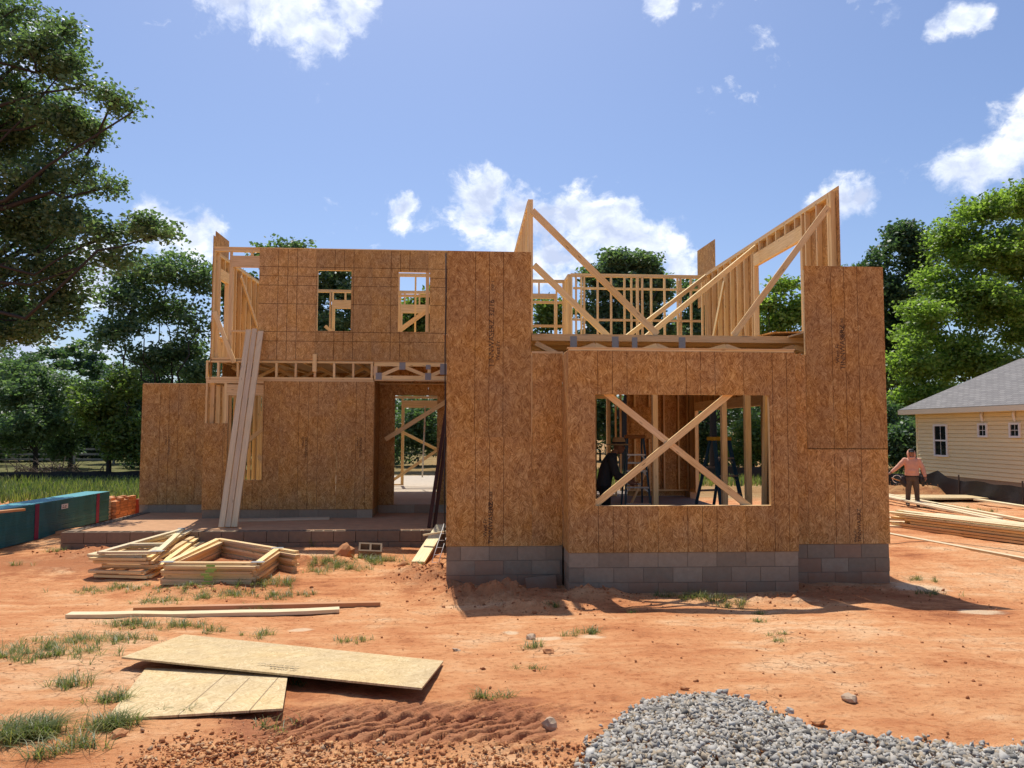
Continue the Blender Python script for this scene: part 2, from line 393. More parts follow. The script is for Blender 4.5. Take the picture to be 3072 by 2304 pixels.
MOUNDS = [(gnd(1480, 1800), .75, .38, .26), (gnd(1330, 1740), .45, .55, .16), (gnd(1600, 1830), .8, .3, .10), (gnd(1790, 1795), .6, .25, .12), (gnd(930, 1690), 1.1, .45, .13),
          (gnd(1250, 1720), .5, .6, .12), (gnd(310, 1660), .8, .5, .10), (gnd(2250, 1800), .9, .35, .06), (gnd(2560, 1775), 1.0, .4, .06), (gnd(620, 1770), .9, .3, .05), (gnd(2760, 1485), 1.9, .5, .32), (gnd(2690, 1478), 1.2, .6, .3)]
def height(x, y):
    z = base_z(y) + np.zeros_like(x)
    near = np.clip((40-y)/20, 0, 1)
    z = z + near*(.045*fbm(x*.55, y*.55, 4) + .022*fbm(x*2.6+9, y*2.6, 4))
    rough = np.clip(fbm(x*.8+40, y*.8+11, 3)*2.2+.15, 0, 1)
    z = z + near*rough*.02*np.abs(fbm(x*7, y*7, 4)) 
    for c, rx, ry, h in MOUNDS:
        q = ((x-c.x)/rx)**2 + ((y-c.y)/ry)**2
        m = np.exp(-q*1.6)
        z = z + m*h*(1 + .9*fbm(x*5, y*5, 4)) + m*.05*fbm(x*16, y*16, 3)
    # old tyre paths
    for off in (-.85, .85):
        c = 3.5 + .25*np.sin(y*.5) + off
        z = z - .022*np.exp(-((x-c)/.16)**2)*np.clip((10-y)/3, 0, 1)
    # wheel rut with tread lugs
    u = x-RUT.x; v = y-RUT.y - .10*np.cos(u*1.3) + .05
    body = np.clip(1-(np.abs(v)/.30)**6, 0, 1)*np.clip(1-(np.abs(u+.05)/.85)**6, 0, 1)
    ph = (u*1.0 - np.abs(v+.05)*.35 - v*.95)/.135
    lug = np.clip(np.sin(ph*2*np.pi)*4.5+1.6, -1, 1)
    z = z - body*.045 + body*.048*lug*(.8+.5*(fbm(x*9, y*9, 3)+.3)) + body*.012*fbm(x*26, y*26, 2)
    v2 = v-.42; b2 = np.clip(1-(np.abs(v2)/.20)**4, 0, 1)*np.clip(1-(np.abs(u)/1.1)**4, 0, 1)
    z = z + b2*.012*np.clip(np.sin((u-np.abs(v2)*.6-v2*.6)/.115*2*np.pi)*2, -1, 1)
    edge = np.exp(-((np.abs(v)-.29)/.05)**2)*np.clip(1-(np.abs(u)/1.05)**4, 0, 1)
    z = z + edge*.035*(.4+1.4*np.abs(fbm(x*11, y*11, 3)))
    # clods
    return z
def spaced(segs):
    out = [segs[0][0]]
    for a, b, n in segs: out += list(np.linspace(a, b, n+1)[1:])
    return np.array(out)
gx = spaced([(-500, -90, 8), (-90, -20, 20), (-20, -8, 60), (-8, RUT.x-1.15, 150), (RUT.x-1.15, RUT.x+1.15, 160), (RUT.x+1.15, 9, 170), (9, 22, 50), (22, 90, 20), (90, 500, 8)])
gy = spaced([(-40, 2.5, 12), (2.5, RUT.y-.45, 45), (RUT.y-.45, RUT.y+.7, 92), (RUT.y+.7, 12.5, 170), (12.5, 26, 90), (26, 60, 40), (60, 900, 14)])
XX, YY = np.meshgrid(gx, gy); ZZ = height(XX, YY)
nx, ny = len(gx), len(gy)
idx = np.arange(nx*ny).reshape(ny, nx)
faces = np.stack([idx[:-1, :-1], idx[:-1, 1:], idx[1:, 1:], idx[1:, :-1]], -1).reshape(-1, 4)
g_o = link('ground', mesh_np('ground', np.stack([XX, YY, ZZ], -1).reshape(-1, 3), faces, True), None, SOIL)
tag(g_o, 'bare red clay building plot with ruts and pale dry patches', 'ground', kind='structure')
def H(x, y): return float(height(np.array([[x]]), np.array([[y]]))[0, 0])

# ------------------------------------------------------------------ the house under construction
house = empty('house', (2.9, 14, 0))
tag(house, 'unfinished two storey timber house with strand board sheathing on grey block foundation', 'house')
def hpart(name):
    o = empty(name, (0, 0, 0), house); o.matrix_parent_inverse = house.matrix_basis.inverted(); return o
bpy.context.view_layer.update()
HI = Matrix.Translation((-2.9, -14, 0))
class HP:  # helper: parent things to the house while keeping world coordinates
    pass
def hb(name, p0, p1, w_=.089, t_=.038, up=(0, 0, 1), mat=None, parent=None):
    o = board(name, None, p0, p1, w_, t_, up, mat)
    o.parent = parent or house
    if parent is None: o.matrix_parent_inverse = HI
    return o
def hs(org, ux, uy, w_, h_, mat=None, holes=(), top=None, name='osb_sheet', parent=None, t_=.011):
    o = sheet(name, None, org, ux, uy, w_, h_, mat or OSB, t_, holes, top)
    o.parent = parent or house
    if parent is None: o.matrix_parent_inverse = HI
    return o
rnd = random.Random(11)
EX, EY, EZ = Vector((1, 0, 0)), Vector((0, 1, 0)), Vector((0, 0, 1))
HOLLOW = {}
def hollow_mesh():
    if 'm' not in HOLLOW:
        bm = bmesh.new(); L, D, Z = .396, .194, .194; a, b, c = L/2, D/2, Z/2; s = .03
        bm_box(bm, (-a, -b, -c), (a, -b+s, c)); bm_box(bm, (-a, b-s, -c), (a, b, c))
        for x0, x1 in ((-a, -a+s), (-.016, .016), (a-s, a)): bm_box(bm, (x0, -b+s, -c), (x1, b-s, c))
        me = bm_mesh('hollow_block', bm); me.materials.append(BLOCK_DUSTY_SHADED); HOLLOW['m'] = me
    return HOLLOW['m']
def blocks(part, A, d, n, L, ztop, courses, hollow_top=False, phase=0):
    """block wall: outer face starts at A, runs along d for L, n points into the wall."""
    A = Vector((A[0], A[1], 0)); d = Vector(d); n = Vector(n); j = .006
    for c in range(courses):
        z = ztop - (c+.5)*.2032; u = -.2032*((c+phase) % 2)
        while u < L-.01:
            a, b = max(u, 0), min(u+.4064, L); u += .4064
            if b-a < .05: continue
            jit = rnd.uniform(-.0025, .0025)
            p = A + n*(.097+jit) + EZ*z
            if hollow_top and c == 0 and b-a > .39:
                o = bpy.data.objects.new('block', hollow_mesh()); C.objects.link(o)
                o.matrix_world = frame_m(p + d*((a+b)/2), d, EZ); o.parent = part
            else:
                hb('block', p + d*(a+j/2), p + d*(b-j/2), .194, .194, EZ, BLOCK_DUSTY_SHADED if hollow_top else BLOCK, part)
    m0 = A + n*.10 + EZ*(ztop-courses*.2032/2-.004)
    hb('mortar', m0 + d*.004, m0 + d*(L-.004), .186 if not hollow_top else .02, courses*.2032-.012, EZ, MORTAR, part)
def stud_wall(A, B, z0, z1, openings=(), sp=.4064, depth=.089, hdr=.235, top2=True, mat=None, skip=()):
    """timber frame centred on A-B; openings are (u0,u1,zb,zt)."""
    part = hpart('wall_frame')
    A = Vector((A[0], A[1], 0)); B = Vector((B[0], B[1], 0)); d = (B-A); L = d.length; d.normalize(); n = d.cross(EZ)
    T = .038; nt = 2 if top2 else 1; zt_ = z1-nt*T
    for k in range(nt):
        sh = .0 if k == 0 else .003
        hb('top_plate', A + d*sh + EZ*(z1-T/2-k*T), B - d*sh + EZ*(z1-T/2-k*T), depth, T-.0015, EZ, mat, part)
    cuts = sorted((o[0], o[1]) for o in openings if o[2] <= z0+.06); u = 0
    for a, b in cuts + [(L, L)]:
        if a-u > .02: hb('bottom_plate', A + d*u + EZ*(z0+T/2), A + d*a + EZ*(z0+T/2), depth, T, EZ, mat, part)
        u = b
    def stud(u, za, zb, nm='stud'):
        if zb-za > .05: hb(nm, A + d*u + EZ*(za+.001), A + d*u + EZ*(zb-.001), depth-.002*rnd.random(), T, d, mat, part)
    us = [T/2] + [k*sp for k in range(1, int(L/sp)+1) if k*sp < L-.06] + [L-T/2]
    for u in us:
        zs = [(z0+T, zt_)]
        for o in openings:
            if o[0]-.06 < u < o[1]+.06:
                zs = []
                if o[0] < u < o[1]:
                    if o[2]-z0 > .2: stud(u, z0+T, o[2]-T)
                    zh = o[3]+hdr
                    if zt_-zh > .06: stud(u, zh, zt_, 'cripple')
                break
        for a, b in zs: stud(u, a, b)
    for o in openings:
        a, b, zb, zt = o; bottom = z0+T if zb > z0+.06 else z0
        if a > .03:
            stud(a-T*.5, bottom, zt, 'jack_stud'); stud(a-T*1.5-.001, z0+T, zt_)
        if b < L-.03:
            stud(b+T*.5, bottom, zt, 'jack_stud'); stud(b+T*1.5+.001, z0+T, zt_)
        zh = min(zt+hdr, zt_-.001)
        for s in (-1, 1):
            hb('header', A + d*(a-T) + n*s*depth*.24 + EZ*((zt+zh)/2), A + d*(b+T) + n*s*depth*.24 + EZ*((zt+zh)/2), depth*.46, zh-zt-.003, EZ, mat, part)
        if zb > z0+.06: hb('window_sill', A + d*a + EZ*(zb-T/2), A + d*b + EZ*(zb-T/2), depth, T-.001, EZ, mat, part)
    return part

FT, FL, DK = .62, .565, 3.75
YB, YT, YL, YF, YR = 10.10, 10.717, 16.29, 17.43, 17.20
# --- foundations
fnd = hpart('foundation')
blocks(fnd, (1.385, YB+.012), EX, EY, 3.175, FT, 4)
blocks(fnd, (1.397, YT+.21), -EY, EX, .60, FT, 4, False, 1)
blocks(fnd, (4.548, YB+.21), EY, -EX, .55, FT, 4, False, 1)
blocks(fnd, (-.285, YT+.012), EX, EY, 1.66, FT, 4, False, 1)
blocks(fnd, (4.57, YT+.012), EX, EY, 1.645, FT, 4)
blocks(fnd, (6.215, YT+.215), EY, -EX, 4.3, FT, 4, False, 1)
blocks(fnd, (-5.61, YL+.012), EX, EY, 3.59, FL, 2)
blocks(fnd, (-7.39, YF+.012), EX, EY, 1.80, FL, 2, False, 1)
blocks(fnd, (-2.02, YL+.21), EY, -EX, .72, FL, 2, False, 1)
blocks(fnd, (-2.0, YR+.012), EX, EY, 1.72, FL, 2)
blocks(fnd, (6.215, 19.9), EY, -EX, .6, FT, 4)
# --- porch
porch = hpart('porch')
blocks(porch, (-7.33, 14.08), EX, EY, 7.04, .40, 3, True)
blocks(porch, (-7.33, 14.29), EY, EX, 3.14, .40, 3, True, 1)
PFLOOR = mat_simple('clay_dusted_slab', (.50, .285, .155), .95, 5, .28, .5, .1)
SLAB_SHADED = mat_simple('shaded_concrete_slab', (.20, .165, .135), .9, 6, .2, .3, .15)  # slab tone lowered so the rooms behind the bay look dark
bm = bmesh.new(); bm_box(bm, (-7.12, 14.285, -.2), (-.29, 17.45, .384))
link('porch_floor', bm_mesh('porch_floor', bm), porch, PFLOOR)
SLAB_SUNLIT = mat_simple('sunlit_slab', (.50, .42, .32), .9, 6, .2, .3, .15)  # lighter copy of the slab; sunlight on the rear floor put into its colour
bm = bmesh.new(); bm_box(bm, (-7.2, 17.46, .1), (-.5, 28.5, FL-.02))
o = link('floor_slab', bm_mesh('floor_slab', bm), None, SLAB_SUNLIT); o.parent = house; o.matrix_parent_inverse = HI
bm = bmesh.new(); bm_box(bm, (-.26, 10.95, .0), (6.0, 22.3, .47))
o = link('floor_slab', bm_mesh('floor_slab', bm), None, SLAB_SHADED); o.parent = house; o.matrix_parent_inverse = HI
bm = bmesh.new(); bm_box(bm, (1.6, 10.31, .0), (4.34, 10.948, .465))
o = link('floor_slab', bm_mesh('floor_slab', bm), None, SLAB_SHADED); o.parent = house; o.matrix_parent_inverse = HI

# --- ground floor frames
c = .011+.0445
stud_wall((1.39, YB+c), (4.555, YB+c), FT, 3.395, [(.36, 2.81, 1.245, 2.765)])
stud_wall((1.39+c, YB+.105), (1.39+c, YT+.01), FT, 3.395)
stud_wall((4.555-c, YB+.105), (4.555-c, YT+.01), FT, 3.395)
stud_wall((-.29, YT+c), (1.33, YT+c), FT, 3.385)
stud_wall((4.62, YT+c), (6.22, YT+c), FT, 3.385)
stud_wall((-.28, YT+c), (.91, YT+c), 3.39, 4.84, top2=False)
stud_wall((5.03, YT+c), (6.21, YT+c), 3.39, 4.69, top2=False)
stud_wall((6.165, 10.83), (6.165, 20.25), FT, 3.385, [(4.4, 8.9, FT, 2.80)])
stud_wall((4.2, 20.3), (6.1, 20.3), FT, 3.385)
stud_wall((-.235, 10.83), (-.235, 17.15), FT, 3.385)
stud_wall((-.2, 17.6), (3.4, 17.6), .48, 3.3, [(1.2, 2.1, .48, 2.55)])
stud_wall((-.2, 20.3), (4.1, 20.3), .48, 3.3, [(.4, 2.0, .48, 2.5)])
stud_wall((.9, 22.1), (4.2, 22.1), .48, 3.3, [(1.0, 2.4, 1.3, 2.6)])
stud_wall((-5.6, YL+c), (-2.03, YL+c), FL, 3.335, [(.48, 1.22, 1.19, 3.0)])
stud_wall((-2.02-c, YL+.11), (-2.02-c, YR+.01), FL, 3.335)
stud_wall((-2.02, YR+c), (-.3, YR+c), FL, 3.335, [(.36, 1.33, FL, 3.06)], hdr=.14)
stud_wall((-7.385, YF+c), (-5.62, YF+c), FL, 3.32)
stud_wall((-7.33, YF+.11), (-7.33, 23.2), FL, 3.32)
stud_wall((-5.5, 16.42), (-5.5, 23.2), FL, 3.32)
stud_wall((-5.4, 19.4), (-2.2, 19.4), FL, 3.32, [(1.8, 2.7, FL, 2.6)])
stud_wall((-7.3, 23.3), (-.35, 23.3), FL, 3.32, [(1.0, 2.4, 1.2, 2.6), (5.35, 6.6, FL, 2.95)])
# --- upper floor frames
stud_wall((-5.52, YL+c), (-.4, YL+c), DK+.022, 6.205, [(.43, 1.15, 4.41, 5.79), (2.24, 2.97, 4.41, 5.75), (3.99, 4.68, 4.41, 5.74)], hdr=.25)
stud_wall((-5.465, YL+.12), (-5.465, 20.55), DK+.022, 6.12, [(.14, .66, 4.30, 5.56)], hdr=.24)
stud_wall((-5.41, 20.6), (-.4, 20.6), DK+.022, 6.12, [(1.75, 2.6, 4.6, 5.6), (3.6, 4.5, 4.4, 5.5)])
stud_wall((-.45, 16.5), (-.45, 20.5), DK+.022, 6.12)
stud_wall((-2.1, 18.2), (-.6, 18.2), DK+.022, 6.1); hb('blocking', (-2.1, 18.19, 5.55), (-.6, 18.19, 5.55), .05, .06)
stud_wall((.965, 11.48), (.965, 18.5), DK+.022, 5.87)
stud_wall((5.825, 11.48), (5.825, 17.75), DK+.022, 6.11, [(1.02, 3.10, 3.98, 5.60)], hdr=.255)
stud_wall((2.49, 17.8), (5.76, 17.8), DK+.022, 6.08, sp=.33)
stud_wall((2.47, 17.86), (2.47, 18.55), DK+.022, 6.08)
stud_wall((.98, 18.6), (2.43, 18.6), DK+.022, 6.08, [(.5, 1.2, 4.6, 5.6)], hdr=.12)
for z in (4.35, 4.95, 5.72): hb('blocking', (2.55, 17.79, z), (5.7, 17.79, z), .05, .05)
for z in (4.3, 4.9, 5.5): hb('blocking', (1.0, 18.59, z), (2.4, 18.59, z), .06, .06)
for x in (2.62, 2.75, 3.98, 4.12, 4.25, 5.2): hb('stud', (x, 17.8, DK+.06), (x, 17.8, 6.0), .088, .037, EX)
# corner posts of the upper room
for (x, y, z1) in ((.965, 11.435, 5.87), (5.825, 11.435, 6.11)):
    hb('corner_post', (x, y, DK+.025), (x, y, z1), .089, .078, EX, PINE)
# --- sheathing: bay
win = lambda x0: [(1.745-x0, 4.19-x0, 1.245-FT, 2.765-FT)]
for x0, x1 in ((1.378, 2.607), (3.830, 4.566)):
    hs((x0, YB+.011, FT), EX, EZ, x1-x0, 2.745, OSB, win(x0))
hs((2.611, YB+.011, FT), EX, EZ, 1.215, 1.245-FT, OSB); hs((2.611, YB+.011, 2.765), EX, EZ, 1.215, .60, OSB)
hb('top_plate', (1.372, YB+.05, 3.404), (4.566, YB+.05, 3.404), .096, .014)
hs((1.39, YT+.0, FT), -EY, EZ, .60, 2.745, OSB, t_=.0115)
hs((4.555, YB+.012, FT), EY, EZ, .60, 2.745, OSB)
# tower beside the porch
shL = hs((-.30, YT+.011, 2.172), EX, EZ, 1.2192, 2.70, OSB)
shL2 = hs((-.285, YT+.011, FT+.005), EX, EZ, 1.2192, 1.546, OSB)
hs((.938, YT+.011, FT+.007), EX, EZ, .437, 2.76, OSB_PLAIN)
# tower on the far side of the bay
shR = hs((5.008, YT+.011, 2.003), EX, EZ, 1.2192, 2.735, OSB)
shR2 = hs((5.005, YT+.011, FT+.005), EX, EZ, 1.2192, 1.390, OSB)
hs((4.572, YT+.011, FT+.005), EX, EZ, .430, 2.78, OSB_PLAIN)
hb('top_plate', (.93, YT+.05, 3.402), (1.385, YT+.05, 3.402), .09, .028)
# outer side walls
for k in range(8):
    y0 = 10.75+k*1.2192
    if 15.2 < y0+1.2 and y0 < 19.7:
        hs((6.21, y0, FT), EY, EZ, 1.215, 2.76, OSB_PLAIN, [(max(-.01, 15.23-y0), min(1.23, 19.73-y0), -.1, 2.80-FT)])
    else: hs((6.21, y0, FT), EY, EZ, 1.215, 2.76, OSB_PLAIN)
for k in range(2): hs((6.2-k*.9, 20.345, .48), -EX, EZ, .899, 2.88, OSB_PLAIN)
for k in range(5): hs((-.28, 17.1-k*1.2192, FT), -EY, EZ, 1.215, 2.76, OSB_PLAIN)
# porch-side ground floor wall
pw0 = (-5.12+.0, -4.38)
for x0, x1, hole in ((-5.615, -5.18, [(-1, .445, 2.40-FL, 9)]), (-5.176, -4.03, [(-.1, .058, 1.835, 9), (.056, .796, 1.19-FL, 9)]), (-4.026, -2.811, []), (-2.807, -2.022, [])):
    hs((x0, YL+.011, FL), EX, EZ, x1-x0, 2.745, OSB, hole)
hs((-5.13, YL+.011, 3.005), EX, EZ, .0001+.10, .29, OSB_PLAIN) if False else None
hs((-2.02, YL+.012, FL), EY, EZ, .90, 2.745, OSB_PLAIN)
for x0, x1, hole in ((-2.008, -.9, [(.36-.012, 9, -1, 3.06-FL)]), (-.896, -.31, [(-1, .895-.69, -1, 3.06-FL)])):
    hs((x0, YR+.011, FL), EX, EZ, x1-x0, 2.745, OSB_PLAIN, hole)
for x0, x1 in ((-7.395, -6.18), (-6.176, -5.625)):
    hs((x0, YF+.011, FL), EX, EZ, x1-x0, 2.735, OSB)
for k in range(4): hs((-7.385, 18.68+k*1.2192, FL), -EY, EZ, 1.215, 2.735, OSB)
# upper floor, porch side: grid-lined sheets laid in two courses
wins = [(-3.28, -2.55, 4.41, 5.75), (-1.53, -.84, 4.41, 5.74)]
xcuts = [-4.53, -3.313, -2.096, -.876, -.415]
for a, b in zip(xcuts[:-1], xcuts[1:]):
    hb('stud', (b-.02, YL+.06, 3.82), (b-.02, YL+.06, 6.12), .09, .07, EX) if b < -.5 else None
    hs((a+.001, YL+.011, 3.775), EX, EZ, b-a-.002, 2.425, OSB_GRID, [(w0-a, w1-a, z0-3.775, z1-3.775) for w0, w1, z0, z1 in wins])
hb('top_plate', (-5.52, YL+.05, 6.216), (-.415, YL+.05, 6.216), .10, .02)
hs((-5.511, 16.40, 3.33), -EY, EZ, .12, 3.14, OSB_PLAIN)
hs((-5.511, 17.31, 5.76), -EY, EZ, .90, .84, OSB_PLAIN)
for k in range(3): hs((-5.511, 18.32+k*1.2192-.02, 3.33), -EY, EZ, 1.2, 2.79, OSB_PLAIN)
# upper room side wall
for y0, L in ((11.30, 1.19), (14.60, 1.2), (15.81, 1.2), (17.02, .8)):
    hs((5.871, y0, DK-.1), EY, EZ, L, 2.43 if y0 > 12 else 2.52, OSB_PLAIN)
hs((5.871, 12.5, 5.61), EY, EZ, 2.08, .47, OSB_PLAIN); hs((5.871, 12.5, DK-.1), EY, EZ, 2.08, .31, OSB_PLAIN)
hs((5.884, 17.25, 5.40), EY, EZ, 1.35, 1.45, OSB_PLAIN, top=(1.45, 1.49))
for k in range(3): hs((2.5+k*1.1, 17.755, DK-.0), EX, EZ, 1.09, .42, OSB_PLAIN)
# --- floor decks
for lo, hi in (((.92, 11.45, DK-.004), (6.2, 22.6, DK+.018)), ((5.05, 10.85, DK-.005), (6.15, 11.448, DK+.017)), ((-.28, 10.85, DK-.005), (.88, 11.598, DK+.017)), ((-5.5, YL+.03, DK-.004), (-.40, 22.6, DK+.018)), ((-.385, 11.6, DK-.004), (.90, 22.6, DK+.018))):  # strips over the towers are added to keep sun out of the rooms below
    bm = bmesh.new(); bm_box(bm, lo, hi); o = link('subfloor', bm_mesh('subfloor', bm), None, DECK); o.parent = house; o.matrix_parent_inverse = HI
# --- floor trusses
def plate(part, p, sx, sz, n=(0, -1, 0)):
    hb('nail_plate', Vector(p)-Vector((sx/2, 0, 0)), Vector(p)+Vector((sx/2, 0, 0)), .004, sz, EZ, STEEL, part)
def truss_x(x0, x1, y, zt, zb, nodes, plates=True, dbl=False):
    """open web truss parallel to the front; nodes are alternating top/bottom web points."""
    part = hpart('floor_truss')
    hb('chord', (x0, y, zt-.0445), (x1, y, zt-.0445), .038, .087, EZ, None, part); hb('chord', (x0, y, zb+.0445), (x1, y, zb+.0445), .038, .087, EZ, None, part)
    for (xa, za), (xb, zb_) in zip(nodes[:-1], nodes[1:]):
        A_, B_ = Vector((xa, y+.004*rnd.random(), za)), Vector((xb, y, zb_)); d = (B_-A_).normalized()
        hb('web', A_, B_, .034, .075, EZ if abs(d.z) < .9 else EX, None, part)
    if plates:
        for xa, za in nodes: plate(part, (xa, y-.0215, za), .13, .16)
    return part
zz = lambda xs, zt, zb: [(x, zt if i % 2 == 0 else zb) for i, x in enumerate(xs)]
t1 = truss_x(-2.03, -.42, YL+.04, 3.742, 3.36, zz([-1.9, -1.40, -.86, -.42], 3.44, 3.66) and [(-1.93, 3.43), (-1.42, 3.66), (-.86, 3.43), (-.42, 3.62)])
hb('web', (-2.005, YL+.035, 3.45), (-2.005, YL+.035, 3.65), .034, .085, EX, None, t1); hb('web', (-.84, YL+.045, 3.45), (-.84, YL+.045, 3.65), .034, .07, EX, None, t1)
plate(t1, (-.52, YL+.018, 3.60), .16, .24); plate(t1, (-.86, YL+.016, 3.64), .10, .10)
hs((-2.0, YR+.118, 3.25), EX, EZ, 1.70, .49, OSB_PLAIN); hs((-5.5, 19.5, 3.33), EX, EZ, 3.4, .41, OSB_PLAIN)
hb('beam', (-2.02, YL+.06, 3.345), (-.42, YL+.06, 3.345), .12, .025)
ys_ = [11.43+.61*k for k in range(10)]
for k, y in enumerate(ys_):
    nodes = [(1.05, 3.62)] + zz([1.45, 1.98, 2.42, 2.95, 3.4, 4.05, 4.6, 5.15, 5.7], 3.42, 3.60) if k == 0 else [(1.0+.45*i, 3.42 if i % 2 else 3.62) for i in range(12)]
    tr = truss_x(.99, 6.1, y, DK-.006, 3.362, nodes if k < 4 else [], False)
    if k == 0:
        for px, dz in ((1720, .10), (1845, .10), (2045, .13)):
            g = at(px, 1020, y); plate(tr, (g.x, y-.021, 3.645), .105, .17)
        g = at(1903, 1020, y); plate(tr, (g.x, y-.0215, 3.60), .085, .24); hb('web', (g.x, y, 3.45), (g.x, y, 3.66), .034, .06, EX, None, tr)
rim = hpart('floor_truss')
hb('chord', (-5.61, YL+.05, 3.727), (-2.05, YL+.05, 3.727), .09, .036, EZ, None, rim); hb('chord', (-5.61, YL+.05, 3.378), (-2.05, YL+.05, 3.378), .09, .036, EZ, None, rim)
hb('chord', (-5.60, YL+.052, 3.347), (-2.04, YL+.052, 3.347), .086, .024, EZ, PINE, rim)
xs_ = [-5.585, -5.35, -4.94, -4.53, -4.12, -3.71, -3.30, -2.89, -2.48, -2.08]
for x in xs_: hb('web', (x, YL+.04, 3.40), (x, YL+.04, 3.705), .07, .045, EX, None, rim)
for i in range(8):
    x = -5.35+.61*i*.93
    tr = hpart('floor_truss'); x += .1
    hb('chord', (x, YL+.12, 3.72), (x, 22.5, 3.72), .038, .05, EZ, None, tr); hb('chord', (x, YL+.12, 3.39), (x, 22.5, 3.39), .038, .05, EZ, None, tr)
for y in (17.4, 18.6, 19.8):
    tr = hpart('floor_truss')
    for i in range(7): hb('web', (-5.4+.5*i, y, 3.41 if i % 2 else 3.69), (-4.9+.5*i, y, 3.69 if i % 2 else 3.41), .034, .07, EZ, None, tr)
hb('hanger_block', (-3.30, YL-.026, 3.52), (-3.30, YL-.026, 3.90), .038, .085, EX)
# --- posts and braces
for px, z1, off in ((1965, 3.36, 0), (2172, 3.36, .0), (2243, 3.36, .05)):
    g = at(px, 1350, 11.55+off); hb('post', (g.x, 11.55+off, .47), (g.x, 11.55+off, z1), .089, .078 if px != 2243 else .09, EX)
g = at(2300, 1190, 11.2); g2 = at(2288, 1510, 11.5); hb('stud', (g2.x, 11.5, .5), (g.x, 11.2, 3.3), .089, .05, EX)
hb('brace', at(1806, 1170, 10.225), at(2262, 1532, 10.225), .036, .089, EZ); hb('brace', at(1775, 1522, 10.187), at(2215, 1160, 10.187), .036, .089, EZ)
def brace(a, b, t_=.089, w_=.037, up=EZ, mat=None): hb('brace', a, b, w_, t_, up, mat)
brace(at(1596, 632, 11.25), (2.98, 11.50, DK+.03), .10); brace(at(1602, 795, 11.4), (2.24, 11.75, DK+.03), .095)
brace((5.76, 11.42, 5.86), (4.22, 11.55, DK+.03), .095); brace((5.75, 14.4, 5.95), (2.95, 12.6, DK+.03), .095); brace((5.74, 17.5, 6.0), (2.7, 14.6, DK+.03), .095)
brace((5.73, 16.2, 5.6), (5.1, 15.4, DK+.03), .089); brace((3.3, 17.7, 4.6), (2.6, 17.2, DK+.03), .08)
brace(at(643, 935, YL-.02), at(703, 1088, YL-.02), .09)
brace((-5.4, 17.9, 5.9), (-5.36, 20.2, 4.2), .089, .037); brace((-3.9, 20.5, 5.1), (-2.7, 20.5, 4.1)); brace((-1.9, 18.1, 4.5), (-.7, 18.1, 5.4), .11)
brace((-.35, 17.06, 3.0), (-1.85, 17.06, 2.05), .10); brace((-2.2, 23.2, 2.3), (-.4, 23.2, 1.4)); brace((-2.3, 23.18, .7), (-.4, 23.18, 2.0))
brace((-5.2, 19.3, 2.6), (-4.0, 19.3, 1.0)); brace((-5.3, 16.9, 1.6), (-4.2, 16.9, 2.6)); brace((-4.0, 16.8, 1.0), (-4.6, 16.8, 1.7))
brace((.0, 17.5, 1.2), (2.8, 17.5, 3.1), .10); brace((0, 20.2, 1.0), (2.6, 20.2, 2.9)); brace((3.9, 17.65, .5), (4.6, 17.9, 1.9), .05)
sh = hs((4.35, 19.6, 2.05), EX, EZ, .55, .85, OSB_PLAIN, name='osb_scrap'); 
# --- black stamps on the sheets
def stamp(part_sheet, lines, lx, ly, size, rot=90):
    """text lies 1 mm in front of the sheet, read from below up."""
    for i, (s, dx, dy, sc) in enumerate(lines):
        cu = bpy.data.curves.new('stamp', 'FONT'); cu.body = s; cu.size = size*sc; cu.offset = .0008
        o = bpy.data.objects.new('tmp', cu); C.objects.link(o)
        me = bpy.data.meshes.new_from_object(o.evaluated_get(bpy.context.evaluated_depsgraph_get()))
        bpy.data.objects.remove(o)
        me.materials.clear(); me.materials.append(INK)
        q = bpy.data.objects.new('stamp', me); C.objects.link(q); q.parent = part_sheet
        q.location = (lx+dx, ly+dy, .0125); q.rotation_euler = (0, 0, RAD(rot)); q.scale = (1, 1.0, 1)
STL = [('TINNWASERZ', 0, 0, 1.25), ('West Fr', -.085, .10, 1.0), ('EXPOSURE', -.01, .47, .75)]
stamp(shL, [('TINNWASERZ', .0, 0, 1.3), ('West Fr', .085, .10, 1.0), ('32/16', 0, .74, 1.3), ('EXP 1', .0, 1.12, .7)], .68, 1.0, .085)
stamp(shL2, STL, .66, .03, .075)
stamp(shR, STL, .60, 1.18, .085)
stamp(shR2, [('TINNWASERZ', 0, 0, 1.1), ('West Fr', -.07, .0, .8)], .78, .02, .07)
for ob in list(house.children):
    if ob.name.startswith('osb_sheet'):
        p = ob.matrix_basis.translation
        if abs(p.y-(YL+.011)) < .002 and p.z < .6 and p.x in (): pass
for (sx, sz, lx) in ((-4.026, FL, .50), (-2.807, FL, .44), (-7.395, FL, .55)):
    for ob in house.children:
        p = ob.matrix_basis.translation
        if ob.name.startswith('osb_sheet') and abs(p.x-sx) < .002 and abs(p.z-sz) < .002:
            stamp(ob, [('TINNWASERZ', 0, 0, 1.0), ('West Fr', -.075, .25, .9)], lx+.1, 1.1, .07); break

